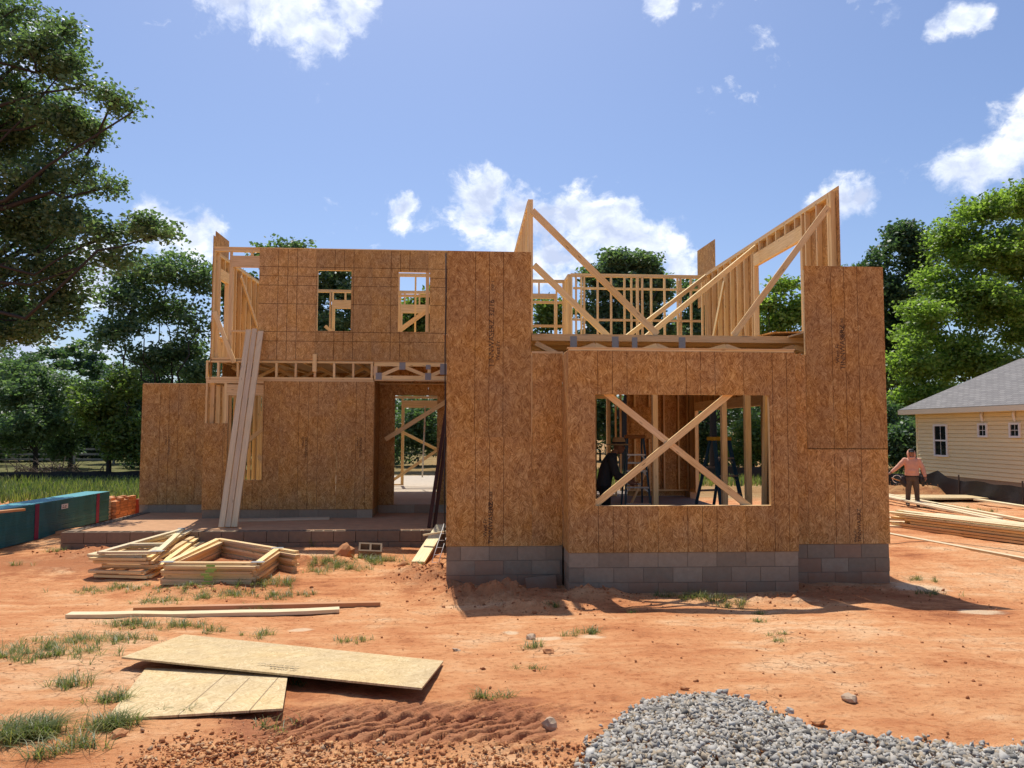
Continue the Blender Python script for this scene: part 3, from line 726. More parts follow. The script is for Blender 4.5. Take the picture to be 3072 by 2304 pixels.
# ------------------------------------------------------------------ trees
def leaf_mesh(name, blobs, nclump, nleaf, size, seed, mat, flat=.65, crad=(.35, .8), shell=.45):
    rg = np.random.default_rng(seed)
    B = np.array(blobs, float); vol = (B[:, 3]*B[:, 4]*B[:, 5])**.5
    pick = rg.choice(len(B), nclump, p=vol/vol.sum())
    d = rg.normal(size=(nclump, 3)); d /= np.linalg.norm(d, axis=1)[:, None]
    r = rg.random(nclump)**shell
    cc = B[pick, :3] + d*B[pick, 3:6]*r[:, None]
    cr = rg.uniform(crad[0], crad[1], nclump)
    # leaves
    cnt = np.maximum(3, (nleaf/nclump*(cr/cr.mean())**2).astype(int))
    ci = np.repeat(np.arange(nclump), cnt); n = len(ci)
    g = np.clip(rg.normal(size=(n, 3)), -1.6, 1.6)*np.array([.5, .5, .5*flat])
    P = cc[ci] + g*cr[ci][:, None]
    sz = size*rg.uniform(.6, 1.35, n)
    a = rg.normal(size=(n, 3)); a[:, 2] *= .55; a /= np.linalg.norm(a, axis=1)[:, None]
    nr = rg.normal(size=(n, 3)) + np.array([0, 0, .9]); b = np.cross(nr, a); b /= np.linalg.norm(b, axis=1)[:, None]+1e-9
    L = a*sz[:, None]*.5; Wd = b*sz[:, None]*.30
    V = np.stack([P-L, P+Wd, P+L, P-Wd], 1).reshape(-1, 3)
    me = mesh_np(name, V, np.arange(4*n).reshape(n, 4)); me.materials.append(mat)
    return me, cc, cr, pick
def limb_mesh(name, blobs, cc, pick, trunk_r, trunk_top, seed, twigs=.5, lean=(0, 0)):
    rg = random.Random(seed); bm = bmesh.new()
    T = Vector((lean[0], lean[1], trunk_top))
    def bend(a, b, r0, r1, k=5, sag=.08, n=6):
        a = Vector(a); b = Vector(b); L = (b-a).length
        j = Vector((rg.uniform(-1, 1), rg.uniform(-1, 1), rg.uniform(-.6, 1)))*L*sag
        pts = [a.lerp(b, i/k) + j*math.sin(math.pi*i/k) + Vector((rg.uniform(-1, 1), rg.uniform(-1, 1), rg.uniform(-1, 1)))*L*.045*(0 < i < k) for i in range(k+1)]
        tube(bm, pts, [r0+(r1-r0)*i/k for i in range(k+1)], n, 0, False); return pts
    tube(bm, [(0, 0, -.3), (0, 0, .15), (T.x*.2, T.y*.2, trunk_top*.3), (T.x*.6, T.y*.6, trunk_top*.7), T], [trunk_r*1.7, trunk_r*1.2, trunk_r, trunk_r*.9, trunk_r*.8], 10, 0, False)
    for bi, bl in enumerate(blobs):
        cen = Vector(bl[:3]); st = T*rg.uniform(.62, 1.0)
        dist = (cen-st).length; r0 = trunk_r*rg.uniform(.14, .30)
        main = bend(st, cen, r0, max(.015, r0*.18), 8, .20)
        ids = [i for i in range(len(cc)) if pick[i] == bi and rg.random() < twigs]
        for i in ids[:60]:
            q = Vector(cc[i]); s = min(main[2:], key=lambda p: (p-q).length + .4*(p-main[3]).length)
            bend(s, q, max(.012, r0*.22), .006, 3, .12, 4)
    return bm_mesh(name, bm)
def tree(base, blobs, mat, label, cat='tree', name='tree', trunk_r=.2, trunk_top=None, nclump=120, nleaf=20000, size=.2, seed=1, group=None, crad=(.35, .8), flat=.65, twigs=.5, shell=.45, lean=(0, 0)):
    base = Vector(base); rel = [(b[0]-base.x, b[1]-base.y, b[2]-base.z)+tuple(b[3:]) for b in blobs]
    root = tag(empty(name, base), label, cat, group)
    me, cc, cr, pick = leaf_mesh('crown', rel, nclump, nleaf, size, seed, mat, flat, crad, shell)
    link('crown', me, root)
    tt = trunk_top or min(b[2] for b in rel)*.75
    tm = limb_mesh('trunk', rel, cc, pick, trunk_r, tt, seed+1, twigs, lean)
    link('trunk', tm, root, BARK); return root
def copy_tree(root, loc, rz, sc, label, group=None, name=None):
    r = root.copy(); C.objects.link(r); r.location = loc; r.rotation_euler = (0, 0, rz); r.scale = (sc[0], sc[1], sc[2]) if isinstance(sc, tuple) else (sc, sc, sc)
    r['label'] = label
    if group: r['group'] = group
    for ch in root.children:
        k = ch.copy(); C.objects.link(k); k.parent = r
    return r
def pb(px, py, Y, r, rz=None, ry=None):
    g = at(px, py, Y); k = Y/F_PX*.90; return (g.x, g.y, g.z, r*k, (ry or r)*k, (rz or r)*k)

# the big oak that fills the upper corner over the sheet stacks
oak = [pb(-60, 60, 20.5, 170, 110), pb(60, 20, 20, 40, 35), pb(110, 130, 19.5, 110, 60), pb(190, 90, 20, 50, 32), pb(60, 270, 20.5, 170, 120), pb(200, 200, 19.5, 70, 60), pb(260, 260, 19, 50, 38),
       pb(340, 300, 19, 60, 28), pb(400, 335, 19, 30, 14), pb(180, 350, 20, 110, 70), pb(60, 420, 21, 160, 120), pb(250, 400, 20, 70, 45), pb(100, 540, 20, 170, 110), pb(270, 500, 19.5, 70, 50), pb(330, 560, 19.5, 42, 38),
       pb(60, 680, 20.5, 150, 100), pb(230, 650, 19.5, 90, 55), pb(330, 700, 19, 80, 40), pb(430, 680, 18.6, 60, 32), pb(490, 700, 18.5, 34, 16), pb(330, 770, 19, 60, 30), pb(30, 820, 20, 120, 90), pb(170, 800, 20, 110, 70), pb(200, 900, 20.5, 100, 60), pb(40, 930, 21, 90, 50), pb(-160, 350, 20, 160, 260), pb(-150, 800, 20, 140, 160), pb(40, 1000, 20.5, 90, 40), pb(-60, 1010, 20, 90, 70), pb(130, 960, 20.2, 80, 40)]
ob = at(-420, 1200, 21.0)
tree((ob.x, 21.0, 0), oak, LEAF_OAK, 'huge dark oak with spreading limbs beside the teal panel stacks', name='oak_tree', trunk_r=.48, trunk_top=5.5, nclump=500, nleaf=62000, size=.125, seed=3, crad=(.26, .60), twigs=.5, shell=.6)
# open-branched oak between the big oak and the house
b2 = [pb(500, 800, 38, 130, 50), pb(420, 850, 38, 90, 50), pb(590, 830, 38, 75, 60), pb(360, 900, 37, 70, 40), pb(480, 930, 39, 110, 50), pb(600, 960, 38, 60, 60), pb(380, 980, 37, 70, 40), pb(560, 1060, 39, 60, 70), pb(300, 1000, 36, 60, 50), pb(440, 1080, 38, 90, 60), pb(600, 1130, 38, 60, 60)]
g = at(515, 1300, 38)
tree((g.x, 38, 0), b2, LEAF_OAK, 'open branched oak just beyond the one storey end of the house', name='oak_tree', trunk_r=.24, trunk_top=4.0, nclump=230, nleaf=17000, size=.21, seed=8, crad=(.4, .85), twigs=.8, shell=.5)
# light leafy trees low on that side
def low(px, y0, y1, wpx, Y, mat, label, seed, name='tree', group=None, n=15000, cl=150, size=.2, tr=.12):
    h = (y1-y0)/2; rg = random.Random(seed)
    bl = [pb(px+rg.uniform(-.5, .5)*wpx, y0+(y1-y0)*f, Y+rg.uniform(-.8, .8), wpx*(.42+.30*math.sin(f*3.0)), h*.30) for f in (.16, .3, .42, .55, .68, .8)]
    g = at(px, 1300, Y); return tree((g.x, Y, 0), bl, mat, label, name=name, trunk_r=tr, nclump=cl, nleaf=n, size=size, seed=seed, group=group, crad=(.3, .75), twigs=.5, shell=.6)
low(110, 1080, 1375, 170, 40, LEAF_OAK, 'leafy mid green tree below the big oak, nearest the picture edge', 21)
low(330, 1110, 1400, 110, 35, LEAF_MID, 'bright young tree close to the sheathed one storey end wall', 22)
low(215, 1120, 1400, 110, 44, LEAF_OAK, 'shaded small tree standing over the brush pile', 23)
low(460, 1040, 1330, 150, 50, LEAF_DARK, 'dark bushy tree behind the open branched oak', 24)
low(170, 1000, 1380, 230, 62, LEAF_DARK, 'tall dark tree far behind the leafy trees under the big oak', 27, n=20000, cl=170, size=.3)
low(-60, 980, 1380, 190, 48, LEAF_DARK, 'dark tree cut by the picture edge behind the big oak', 25)
low(620, 1060, 1350, 120, 54, LEAF_DARK, 'dark tree peeping past the upper corner studs', 26)
# right-hand side
b3 = [pb(2950, 640, 46, 90, 50), pb(3060, 610, 46, 90, 60), pb(2850, 720, 46, 80, 60), pb(2960, 760, 45, 130, 90), pb(3080, 760, 45, 130, 110), pb(2830, 860, 45, 100, 90), pb(2950, 920, 44, 130, 90), pb(3070, 950, 44, 120, 100), pb(2760, 960, 44, 90, 70), pb(2860, 1060, 44, 120, 90), pb(2730, 1080, 43, 70, 90), pb(2990, 1090, 43, 110, 80), pb(3160, 900, 45, 120, 200), pb(2780, 1190, 43, 90, 80), pb(2690, 1230, 44, 60, 80)]
g = at(2930, 1300, 46)
tree((g.x, 46, 0), b3, LEAF_LIGHT, 'tall bright green tree rising over the yellow house', name='tree', trunk_r=.35, trunk_top=5, nclump=520, nleaf=70000, size=.25, seed=31, crad=(.5, 1.15), twigs=.15)
b4 = [pb(2720, 720, 56, 60, 60), pb(2640, 780, 56, 60, 60), pb(2760, 800, 56, 60, 80), pb(2590, 840, 57, 50, 50), pb(2680, 880, 56, 90, 70), pb(2620, 960, 56, 80, 70), pb(2720, 1000, 56, 80, 90), pb(2650, 1100, 56, 100, 90), pb(2560, 1050, 57, 70, 120)]
g = at(2670, 1300, 56)
tree((g.x, 56, 0), b4, LEAF_DARK, 'dark rounded tree behind the tall sheathed tower near the worker', trunk_r=.3, trunk_top=5, nclump=260, nleaf=32000, size=.32, seed=33, crad=(.6, 1.2), twigs=.15)
b5 = [pb(2350, 860, 31, 50, 28), pb(2300, 920, 31, 40, 35), pb(2390, 930, 31, 50, 40), pb(2340, 970, 31, 60, 40), pb(2270, 990, 31, 50, 40), pb(2420, 1020, 31, 50, 50), pb(2340, 1060, 31, 80, 50)]
g = at(2345, 1300, 31)
tree((g.x, 31, 0), b5, LEAF_LIGHT, 'airy bright tree seen through the opening of the upper side wall', trunk_r=.12, trunk_top=4, nclump=150, nleaf=9000, size=.17, seed=35, crad=(.3, .6), twigs=.9)
b6 = [pb(1850, 785, 42, 60, 40), pb(1920, 800, 42, 60, 40), pb(1800, 830, 42, 55, 40), pb(1870, 870, 42, 100, 60), pb(1960, 860, 42, 60, 50), pb(1790, 930, 42, 70, 60), pb(1900, 960, 42, 110, 60), pb(1840, 1020, 42, 110, 70), pb(1960, 1000, 42, 80, 80), pb(1750, 1020, 42, 60, 60)]
g = at(1870, 1300, 42)
tree((g.x, 42, 0), b6, LEAF_OAK, 'round topped dark tree behind the upper stud frames', trunk_r=.25, trunk_top=4, nclump=260, nleaf=32000, size=.25, seed=37, crad=(.4, .8), twigs=.3)
b7 = [pb(2090, 880, 44, 60, 45), pb(2180, 900, 44, 60, 45), pb(2130, 960, 44, 100, 60), pb(2220, 980, 44, 70, 60), pb(2060, 1010, 44, 80, 70), pb(2170, 1060, 44, 120, 70)]
g = at(2140, 1300, 44)
tB = tree((g.x, 44, 0), b7, LEAF_OAK, 'lower dark tree behind the upper side wall and its braces', trunk_r=.22, trunk_top=4, nclump=170, nleaf=18000, size=.27, seed=39, crad=(.5, 1.0), twigs=.5)
b8 = [pb(1000, 820, 40, 70, 40), pb(870, 745, 40, 40, 14), pb(820, 770, 40, 60, 30), pb(940, 880, 40, 90, 60), pb(1060, 900, 40, 60, 60), pb(860, 860, 40, 80, 60), pb(980, 980, 40, 120, 70), pb(720, 860, 40, 70, 60), pb(760, 960, 40, 100, 80)]
g = at(930, 1300, 40)
tC = tree((g.x, 40, 0), b8, LEAF_OAK, 'dark tree seen through the first upper window opening', trunk_r=.25, trunk_top=4, nclump=230, nleaf=26000, size=.25, seed=41, crad=(.45, .9), twigs=.4)
b9 = [pb(1260, 930, 43, 50, 40), pb(1320, 900, 43, 40, 50), pb(1230, 980, 43, 70, 40), pb(1330, 990, 43, 80, 60), pb(1650, 940, 43, 60, 50), pb(1480, 1000, 43, 120, 60)]
g = at(1330, 1300, 43)
tree((g.x, 43, 0), b9[:4], LEAF_MID, 'mid green tree low in the second upper window opening', trunk_r=.2, trunk_top=4, nclump=120, nleaf=12000, size=.25, seed=43, crad=(.45, .9), twigs=.4)
g = at(1620, 1300, 44)
tree((g.x, 44, 0), b9[4:] + [pb(1620, 1050, 44, 90, 60)], LEAF_MID, 'mid green tree low behind the upper wall beside the tower', trunk_r=.2, trunk_top=4, nclump=130, nleaf=12000, size=.25, seed=45, crad=(.45, .9), twigs=.4)
# shrubs that close the view under the crowns
def shrub_at(px, Y, wpx, ytop, mat, label, seed, n=7000):
    h = (1400-ytop); bl = [pb(px-wpx*.35, 1400-h*.35, Y, wpx*.4, h*.38), pb(px+wpx*.3, 1400-h*.4, Y+.5, wpx*.45, h*.4), pb(px, 1400-h*.62, Y, wpx*.4, h*.36)]
    g = at(px, 1300, Y); return tree((g.x, Y, 0), bl, mat, label, 'shrub', 'shrub', .06, .6, 60, n, .22, seed, None, (.4, .9), .7, .2)
sA = shrub_at(2120, 47, 110, 1215, LEAF_DARK, 'dark shrub framed by the bay opening behind the yellow topped ladder', 51)
sB = shrub_at(2260, 42, 100, 1240, LEAF_MID, 'lighter shrub framed by the bay opening nearest its jamb', 52)
sC = shrub_at(1255, 46, 150, 1190, LEAF_DARK, 'dark shrub seen straight through the porch doorway', 53)
sD = shrub_at(2640, 40, 130, 1180, LEAF_DARK, 'dark shrub between the tall tower and the yellow house', 54)
sE = shrub_at(2720, 37, 110, 1250, LEAF_DARK, 'dark shrub right behind the yellow house corner', 55)
sF = shrub_at(470, 44, 160, 1230, LEAF_DARK, 'dark shrub low beside the one storey end wall', 56)
sG = shrub_at(60, 52, 200, 1220, LEAF_DARK, 'wide dark shrub under the leafy trees by the rail fence', 57)
k = 0
for src, px, Y, sc in ((sA, 1950, 52, 1.2), (sC, 2000, 58, 1.5), (sA, 1120, 50, 1.2), (sB, 2420, 50, 1.2), (sC, 700, 50, 1.2), (sF, 850, 52, 1.3), (sD, 2960, 44, 1.2), (sA, 250, 55, 1.3), (sC, 1500, 52, 1.3), (sD, 1800, 53, 1.3), (sG, -180, 46, 1.1), (sG, 3250, 46, 1.3)):
    g = at(px, 1300, Y); copy_tree(src, (g.x, Y, 0), k*1.3, sc, 'dark shrub of the thicket glimpsed through the open framing', 'thicket behind the house'); k += 1
# far wood that reads as one mass
rg_ = np.random.default_rng(77); wb = []
for i in range(46):
    a = -62 + i*2.9; Yw = 66 + 6*rg_.random() - .00*a
    wb.append((a*1.25, Yw, 2.6+1.2*rg_.random(), 2.6, 2.2, 3.4+1.2*rg_.random()))
me, *_ = leaf_mesh('treeline', wb, 1500, 60000, .5, 78, LEAF_DARK, .8, (.8, 1.6))
tag(link('treeline', me), 'dark far wood closing the view behind the plot', 'wood', kind='stuff')

# ------------------------------------------------------------------ left background: field, silt fence, rail fence, brush
def blades(name, pts, hgt, wid, mat, seed, lean=.45, per=1):
    rg = np.random.default_rng(seed); P = np.repeat(np.asarray(pts, float), per, 0); n = len(P)
    P[:, :2] += rg.normal(size=(n, 2))*(.02 if per > 1 else 0)
    a = rg.uniform(0, 2*np.pi, n); dirv_ = np.stack([np.cos(a), np.sin(a), np.zeros(n)], 1); sd = np.stack([-np.sin(a), np.cos(a), np.zeros(n)], 1)
    h = hgt*rg.uniform(.45, 1.25, n); ln = lean*rg.uniform(.2, 1.4, n); wd = wid*rg.uniform(.6, 1.3, n)
    up_ = np.array([0, 0, 1.])
    p1 = P + up_*(h*.55)[:, None] + dirv_*(h*ln*.35)[:, None]; p2 = P + up_*(h*(1-.25*ln))[:, None] + dirv_*(h*ln)[:, None]
    V = np.stack([P-sd*wd[:, None]*.5, P+sd*wd[:, None]*.5, p1+sd*wd[:, None]*.4, p1-sd*wd[:, None]*.4, p2+sd*wd[:, None]*.06, p2-sd*wd[:, None]*.06], 1).reshape(-1, 3)
    f = np.arange(n)[:, None]*6; F = np.concatenate([f+np.array([[0, 1, 2, 3]]), f+np.array([[3, 2, 4, 5]])], 1).reshape(-1, 4)
    me = mesh_np(name, V, F); me.materials.append(mat); return me
rg = np.random.default_rng(90)
N = 26000; fx = rg.uniform(-30, -7.2, N); fy = rg.uniform(23.5, 33.5, N)
keep = (fbm(fx*.5, fy*.5, 3) > -.35); fx, fy = fx[keep], fy[keep]
fz = height(fx[:, None], fy[:, None])[:, 0]
tag(link('field_grass', blades('field_grass', np.stack([fx, fy, fz], 1), .30, .03, GRASS, 91)), 'green grass field between the teal stacks and the black silt fence', 'grass', kind='stuff')
N = 16000; fx = rg.uniform(4, 26, N); fy = rg.uniform(30, 40, N); fz = height(fx[:, None], fy[:, None])[:, 0]
tag(link('rear_grass', blades('rear_grass', np.stack([fx, fy, fz], 1), .32, .035, GRASS, 92)), 'strip of grass behind the house seen through the bay', 'grass', kind='stuff')
FABRIC = mat_simple('black_silt_fabric', (.022, .020, .020), .62, 12, .4, .5, .4)
STAKE = mat_simple('dark_stake', (.07, .055, .045), .8, 20, .3)
def silt_fence(pts, h, label, seed):
    rgx = random.Random(seed); root = tag(empty('silt_fence', pts[0]), label, 'fence')
    V = []; F = []; tops = []
    cum = 0
    for i in range(len(pts)-1):
        a, b = Vector(pts[i]), Vector(pts[i+1]); n = max(2, int((b-a).length/.3))
        for k in range(n + (i == len(pts)-2)):
            p = a.lerp(b, k/n); nrm_ = Vector((b.y-a.y, a.x-b.x, 0)).normalized(); zg = H(p.x, p.y)
            sag = .05*math.sin(cum*2.1)**2 + .015*rgx.random()
            for j in range(6):
                f = j/5; off = nrm_*(.025*math.sin(cum*5+f*4)+.02*rgx.uniform(-1, 1))
                V.append(p + off + Vector((0, 0, zg-.05 + f*(h-sag+.05))) - Vector(pts[0]))
            cum += .3
    m = len(V)//6
    for i in range(m-1):
        for j in range(5): F.append((i*6+j, (i+1)*6+j, (i+1)*6+j+1, i*6+j+1))
    link('fabric', mesh_np('fabric', [tuple(v) for v in V], F, True), root, FABRIC)
    L = sum((Vector(pts[i+1])-Vector(pts[i])).length for i in range(len(pts)-1))
    for i in range(len(pts)-1):
        a, b = Vector(pts[i]), Vector(pts[i+1]); n = max(1, int((b-a).length/1.9))
        for k in range(n):
            p = a.lerp(b, k/n); zg = H(p.x, p.y); q = p - Vector(pts[0]) + Vector((.0, .05, zg))
            board('stake', root, q - EZ*.1, q + EZ*(h+.14), .035, .035, EX, STAKE)
    return root
silt_fence([(-34, 31.5, 0), (-22, 32.9, 0), (-14.0, 34.3, 0), (-6, 35.5, 0)], .42, 'low black silt fence along the back of the grass field', 5)
silt_fence([(16.6, 16, 0), (16.75, 21.6, 0), (16.8, 24.6, 0), (16.9, 29, 0), (13, 33.5, 0), (8, 36, 0)], .64, 'black silt fence in front of the yellow house', 6)
RAILM = mat_simple('weathered_rail', (.30, .28, .25), .9, 10, .25)
rf = tag(empty('rail_fence', (-25, 48.5, 0)), 'weathered post and rail fence under the far trees', 'fence')
for i in range(12):
    x = -14+i*2.4; board('post', rf, (x, 0, -.2), (x, 0, 1.15), .12, .12, EX, RAILM)
    if i < 11:
        for z in (.35, .68, 1.0): board('rail', rf, (x, .03, z), (x+2.4, .03, z+.0), .04, .12, EZ, RAILM)
# brush pile
rgx = random.Random(3); bm = bmesh.new(); g = gnd(120, 1432); 
for i in range(170):
    a = rgx.uniform(0, 6.28); e = rgx.uniform(.1, 1.2); L = rgx.uniform(.3, 1.1); p = Vector((rgx.gauss(0, .7), rgx.gauss(0, .4), rgx.uniform(0, .45)))
    q = p + Vector((math.cos(a)*math.cos(e), math.sin(a)*math.cos(e), math.sin(e)*.7))*L
    tube(bm, [p, (p+q)/2+Vector((0, 0, .05)), q], [.016, .011, .004], 4, 0, False)
bp = link('brush_pile', bm_mesh('brush_pile', bm), None, mat_simple('dry_brush', (.12, .085, .06), .95, 20, .4)); g = at(135, 1425, 35.5); bp.location = (g.x, 35.5, -.02); bp.scale = (1.3, 1.2, 1.1)
tag(bp, 'brown pile of cut brush behind the silt fence under the oak', 'brush pile')

# ------------------------------------------------------------------ yellow neighbour house
SIDING = mat_simple('yellow_siding', (.88, .73, .42), .62, 3, .05, .05, .3, .05)
WHITE = mat_simple('white_trim', (.80, .79, .76), .5, 10, .04, .05)
def mat_shingle():
    m, t, out = newmat('grey_shingles'); v = t('ShaderNodeTexCoord').outputs['Object']
    br = t('ShaderNodeTexBrick', {'Vector': t.mapping(v, (1, 1, 1)), 'Color1': (.16, .15, .145, 1), 'Color2': (.25, .235, .22, 1), 'Mortar': (.08, .075, .07, 1), 'Scale': 1.0, 'Mortar Size': .012, 'Brick Width': .32, 'Row Height': .14, 'Bias': 0.0})
    n = t.noise(v, 60, 3); c_ = t.mix(t.math('MULTIPLY', n, .6), br.outputs['Color'], (.30, .28, .265))
    finish(t, out, c_, .9, br.outputs['Fac'], .5, -.02, .15); return m
SHINGLE = mat_shingle()
m, t, out = newmat('window_glass'); finish(t, out, (.012, .015, .018), .04, None, spec=.6); GLASS = m
nb = tag(empty('neighbour_house', (18.7, 30, 0)), 'single storey yellow lap sided house with grey shingle roof', 'house')
O = Vector((18.7, 30, 0)); NY = 15.0  # wall faces -X, runs to y = 15
wall = link('wall', (lambda bm: (bm_box(bm, (0.02, -15, .2), (5.0, 0, 3.12)), bm_mesh('wall', bm))[1])(bmesh.new()), nb, SIDING)
rows = 17; rh = 2.55/rows
for i in range(rows):
    z = .55 + i*rh
    bm = bmesh.new(); a = -.034; b_ = -.012
    v_ = [bm.verts.new(p) for p in ((a, -15, z), (a, -.09, z), (b_, -.09, z+rh-.016), (b_, -15, z+rh-.016), (.018, -15, z), (.018, -.09, z), (.018, -.09, z+rh-.016), (.018, -15, z+rh-.016))]
    for f in ((0, 3, 2, 1), (0, 1, 5, 4), (3, 7, 6, 2), (1, 2, 6, 5), (0, 4, 7, 3)): bm.faces.new([v_[k] for k in f])
    link('siding_board', bm_mesh('siding_board', bm), wall, SIDING)
bm = bmesh.new(); bm_box(bm, (-.035, -.085, .5), (.015, .012, 3.12)); link('corner_board', bm_mesh('corner_board', bm), nb, SIDING)
bm = bmesh.new(); bm_box(bm, (.0, -15, .0), (4.9, -.03, .54)); link('foundation', bm_mesh('foundation', bm), nb, BLOCK)
# hip roof
e0, e1, ez, rz_, hw = -.45, 5.65, 3.10, 5.05, 3.05
roof = empty('roof', (0, 0, 0), nb)
def roof_plane(pts, nm='roof_plane'):
    p = [Vector(q) for q in pts]; ux = (p[1]-p[0]).normalized(); n_ = ux.cross(p[-1]-p[0]).normalized(); uy = n_.cross(ux)
    loc = [((q-p[0]).dot(ux), (q-p[0]).dot(uy)) for q in p]
    bm = bmesh.new(); top_ = [bm.verts.new((a, b, .03)) for a, b in loc]; bot = [bm.verts.new((a, b, -.03)) for a, b in loc]
    bm.faces.new(top_); bm.faces.new(bot[::-1])
    for i in range(len(p)):
        j = (i+1) % len(p); bm.faces.new((top_[i], bot[i], bot[j], top_[j]))
    o = link(nm, bm_mesh(nm, bm), roof, SHINGLE)
    o.matrix_local = Matrix(((ux.x, uy.x, n_.x, p[0].x), (ux.y, uy.y, n_.y, p[0].y), (ux.z, uy.z, n_.z, p[0].z), (0, 0, 0, 1)))
rx_ = (e0+e1)/2
roof_plane([(e0, .5, ez+.05), (e0, -15.5, ez+.05), (rx_, -15.5, rz_), (rx_, .5-hw, rz_)])
roof_plane([(e1, -15.5, ez+.05), (e1, .5, ez+.05), (rx_, .5-hw, rz_), (rx_, -15.5, rz_)])
roof_plane([(e1, .5, ez+.05), (e0, .5, ez+.05), (rx_, .5-hw, rz_)])
bm = bmesh.new(); bm_box(bm, (e0-.03, -15.5, ez-.13), (e0+.01, .53, ez+.06)); bm_box(bm, (e0+.012, -15.5, ez-.10), (-.0, .5, ez-.08)); bm_box(bm, (e0+.012, .50, ez-.13), (e1, .53, ez+.06))
link('fascia', bm_mesh('fascia', bm), nb, mat_simple('tan_fascia', (.66, .55, .40), .6, 6, .05, .05))
def nwindow(y0, y1, z0, z1, dbl):
    root = empty('window', (-.055, 0, 0), nb); fw = .07
    def bx(nm, lo, hi, mt): b = bmesh.new(); bm_box(b, lo, hi); return link(nm, bm_mesh(nm, b), root, mt)
    bx('frame', (-.03, y0, z0), (.03, y0+fw, z1), WHITE); bx('frame', (-.03, y1-fw, z0), (.03, y1, z1), WHITE)
    bx('frame', (-.028, y0+fw, z1-fw), (.03, y1-fw, z1), WHITE); bx('sill', (-.045, y0+fw, z0), (.03, y1-fw, z0+fw), WHITE)
    zm = (z0+z1)/2; yc = (y0+y1)/2
    if dbl:
        bx('sash', (-.012, y0+fw, zm-.03), (.02, y1-fw, zm+.03), WHITE)
        bx('pane', (.004, y0+fw, z0+fw), (.010, y1-fw, zm-.03), GLASS); bx('pane', (.004, y0+fw, zm+.03), (.010, y1-fw, z1-fw), GLASS)
        bx('muntin', (-.002, yc-.008, z0+fw), (.004, yc+.008, zm-.03), WHITE); bx('muntin', (-.002, yc-.008, zm+.03), (.004, yc+.008, z1-fw), WHITE)
    else:
        bx('pane', (.004, y0+fw, z0+fw), (.010, y1-fw, z1-fw), GLASS); bx('muntin', (-.002, yc-.008, z0+fw), (.004, yc+.008, z1-fw), WHITE); bx('muntin', (-.004, y0+fw, zm-.008), (.003, y1-fw, zm+.008), WHITE)
nwindow(-2.05, -1.20, 1.28, 2.55, True); nwindow(-4.30, -3.80, 2.06, 2.57, False); nwindow(-5.90, -5.38, 2.06, 2.58, False); nwindow(-8.6, -7.7, 1.28, 2.55, True)
for y in (-4.05, -5.65, -7.3):
    bm = bmesh.new(); tube(bm, [(-.06, y, 2.98), (-.10, y, 2.85), (-.06, y, 2.70), (-.03, y, 2.62)], [.055, .05, .045, .04], 8); link('bracket', bm_mesh('bracket', bm), nb, WHITE)

# ------------------------------------------------------------------ timber lying about
def lie(name, x0, y0, x1, y1, w_, t_, mat, label, cat='board', z0=None, z1=None, group=None, up=None):
    za = (H(x0, y0) if z0 is None else z0)+t_/2; zb = (H(x1, y1) if z1 is None else z1)+t_/2
    return tag(board(name, None, (x0, y0, za), (x1, y1, zb), w_, t_, up or EZ, mat), label, cat, group)
def curved_board(name, pts, w_, t_, mat, label, cat='board'):
    bm = bmesh.new(); P = [Vector(p) for p in pts]; rings = []; c0 = P[0].copy()
    for i, p in enumerate(P):
        d = (P[min(i+1, len(P)-1)]-P[max(i-1, 0)]).normalized(); s = d.cross(EZ).normalized()*(w_/2); u = EZ*(t_/2)
        rings.append([bm.verts.new(p-c0+q) for q in (-s-u, s-u, s+u, -s+u)])
    for a, b in zip(rings[:-1], rings[1:]):
        for k in range(4): bm.faces.new((a[k], a[(k+1) % 4], b[(k+1) % 4], b[k]))
    bm.faces.new(rings[0]); bm.faces.new(rings[-1][::-1]); bmesh.ops.recalc_face_normals(bm, faces=bm.faces[:])
    # turn the mesh so that its length runs along local x for the grain
    ang = math.atan2(P[-1].y-P[0].y, P[-1].x-P[0].x); bmesh.ops.rotate(bm, verts=bm.verts[:], cent=(0, 0, 0), matrix=Matrix.Rotation(-ang, 3, 'Z'))
    o = link(name, bm_mesh(name, bm), None, mat); o.location = c0; o.rotation_euler = (0, 0, ang); return tag(o, label, cat)
a = gnd(205, 1852, .03); b = gnd(1018, 1832, .03)
curved_board('timber_board', [(a.x+(b.x-a.x)*f, a.y+(b.y-a.y)*f-.07*math.sin(f*math.pi), H(a.x+(b.x-a.x)*f, a.y+(b.y-a.y)*f)*.5+.5*(H(a.x, a.y)*(1-f)+H(b.x, b.y)*f)+.035) for f in np.linspace(0, 1, 9)], .14, .04, PINE_PALE, 'long pale bowed board lying on the clay in front of the truss stacks')
a = gnd(397, 1835, .03); b = gnd(1140, 1815, .03)
lie('timber_board', a.x, a.y+.05, b.x, b.y+.05, .089, .05, PINE_RED, 'reddish orange timber lying just behind the long pale board', z0=H(a.x, a.y)+.0, z1=H(b.x, b.y)+.0)
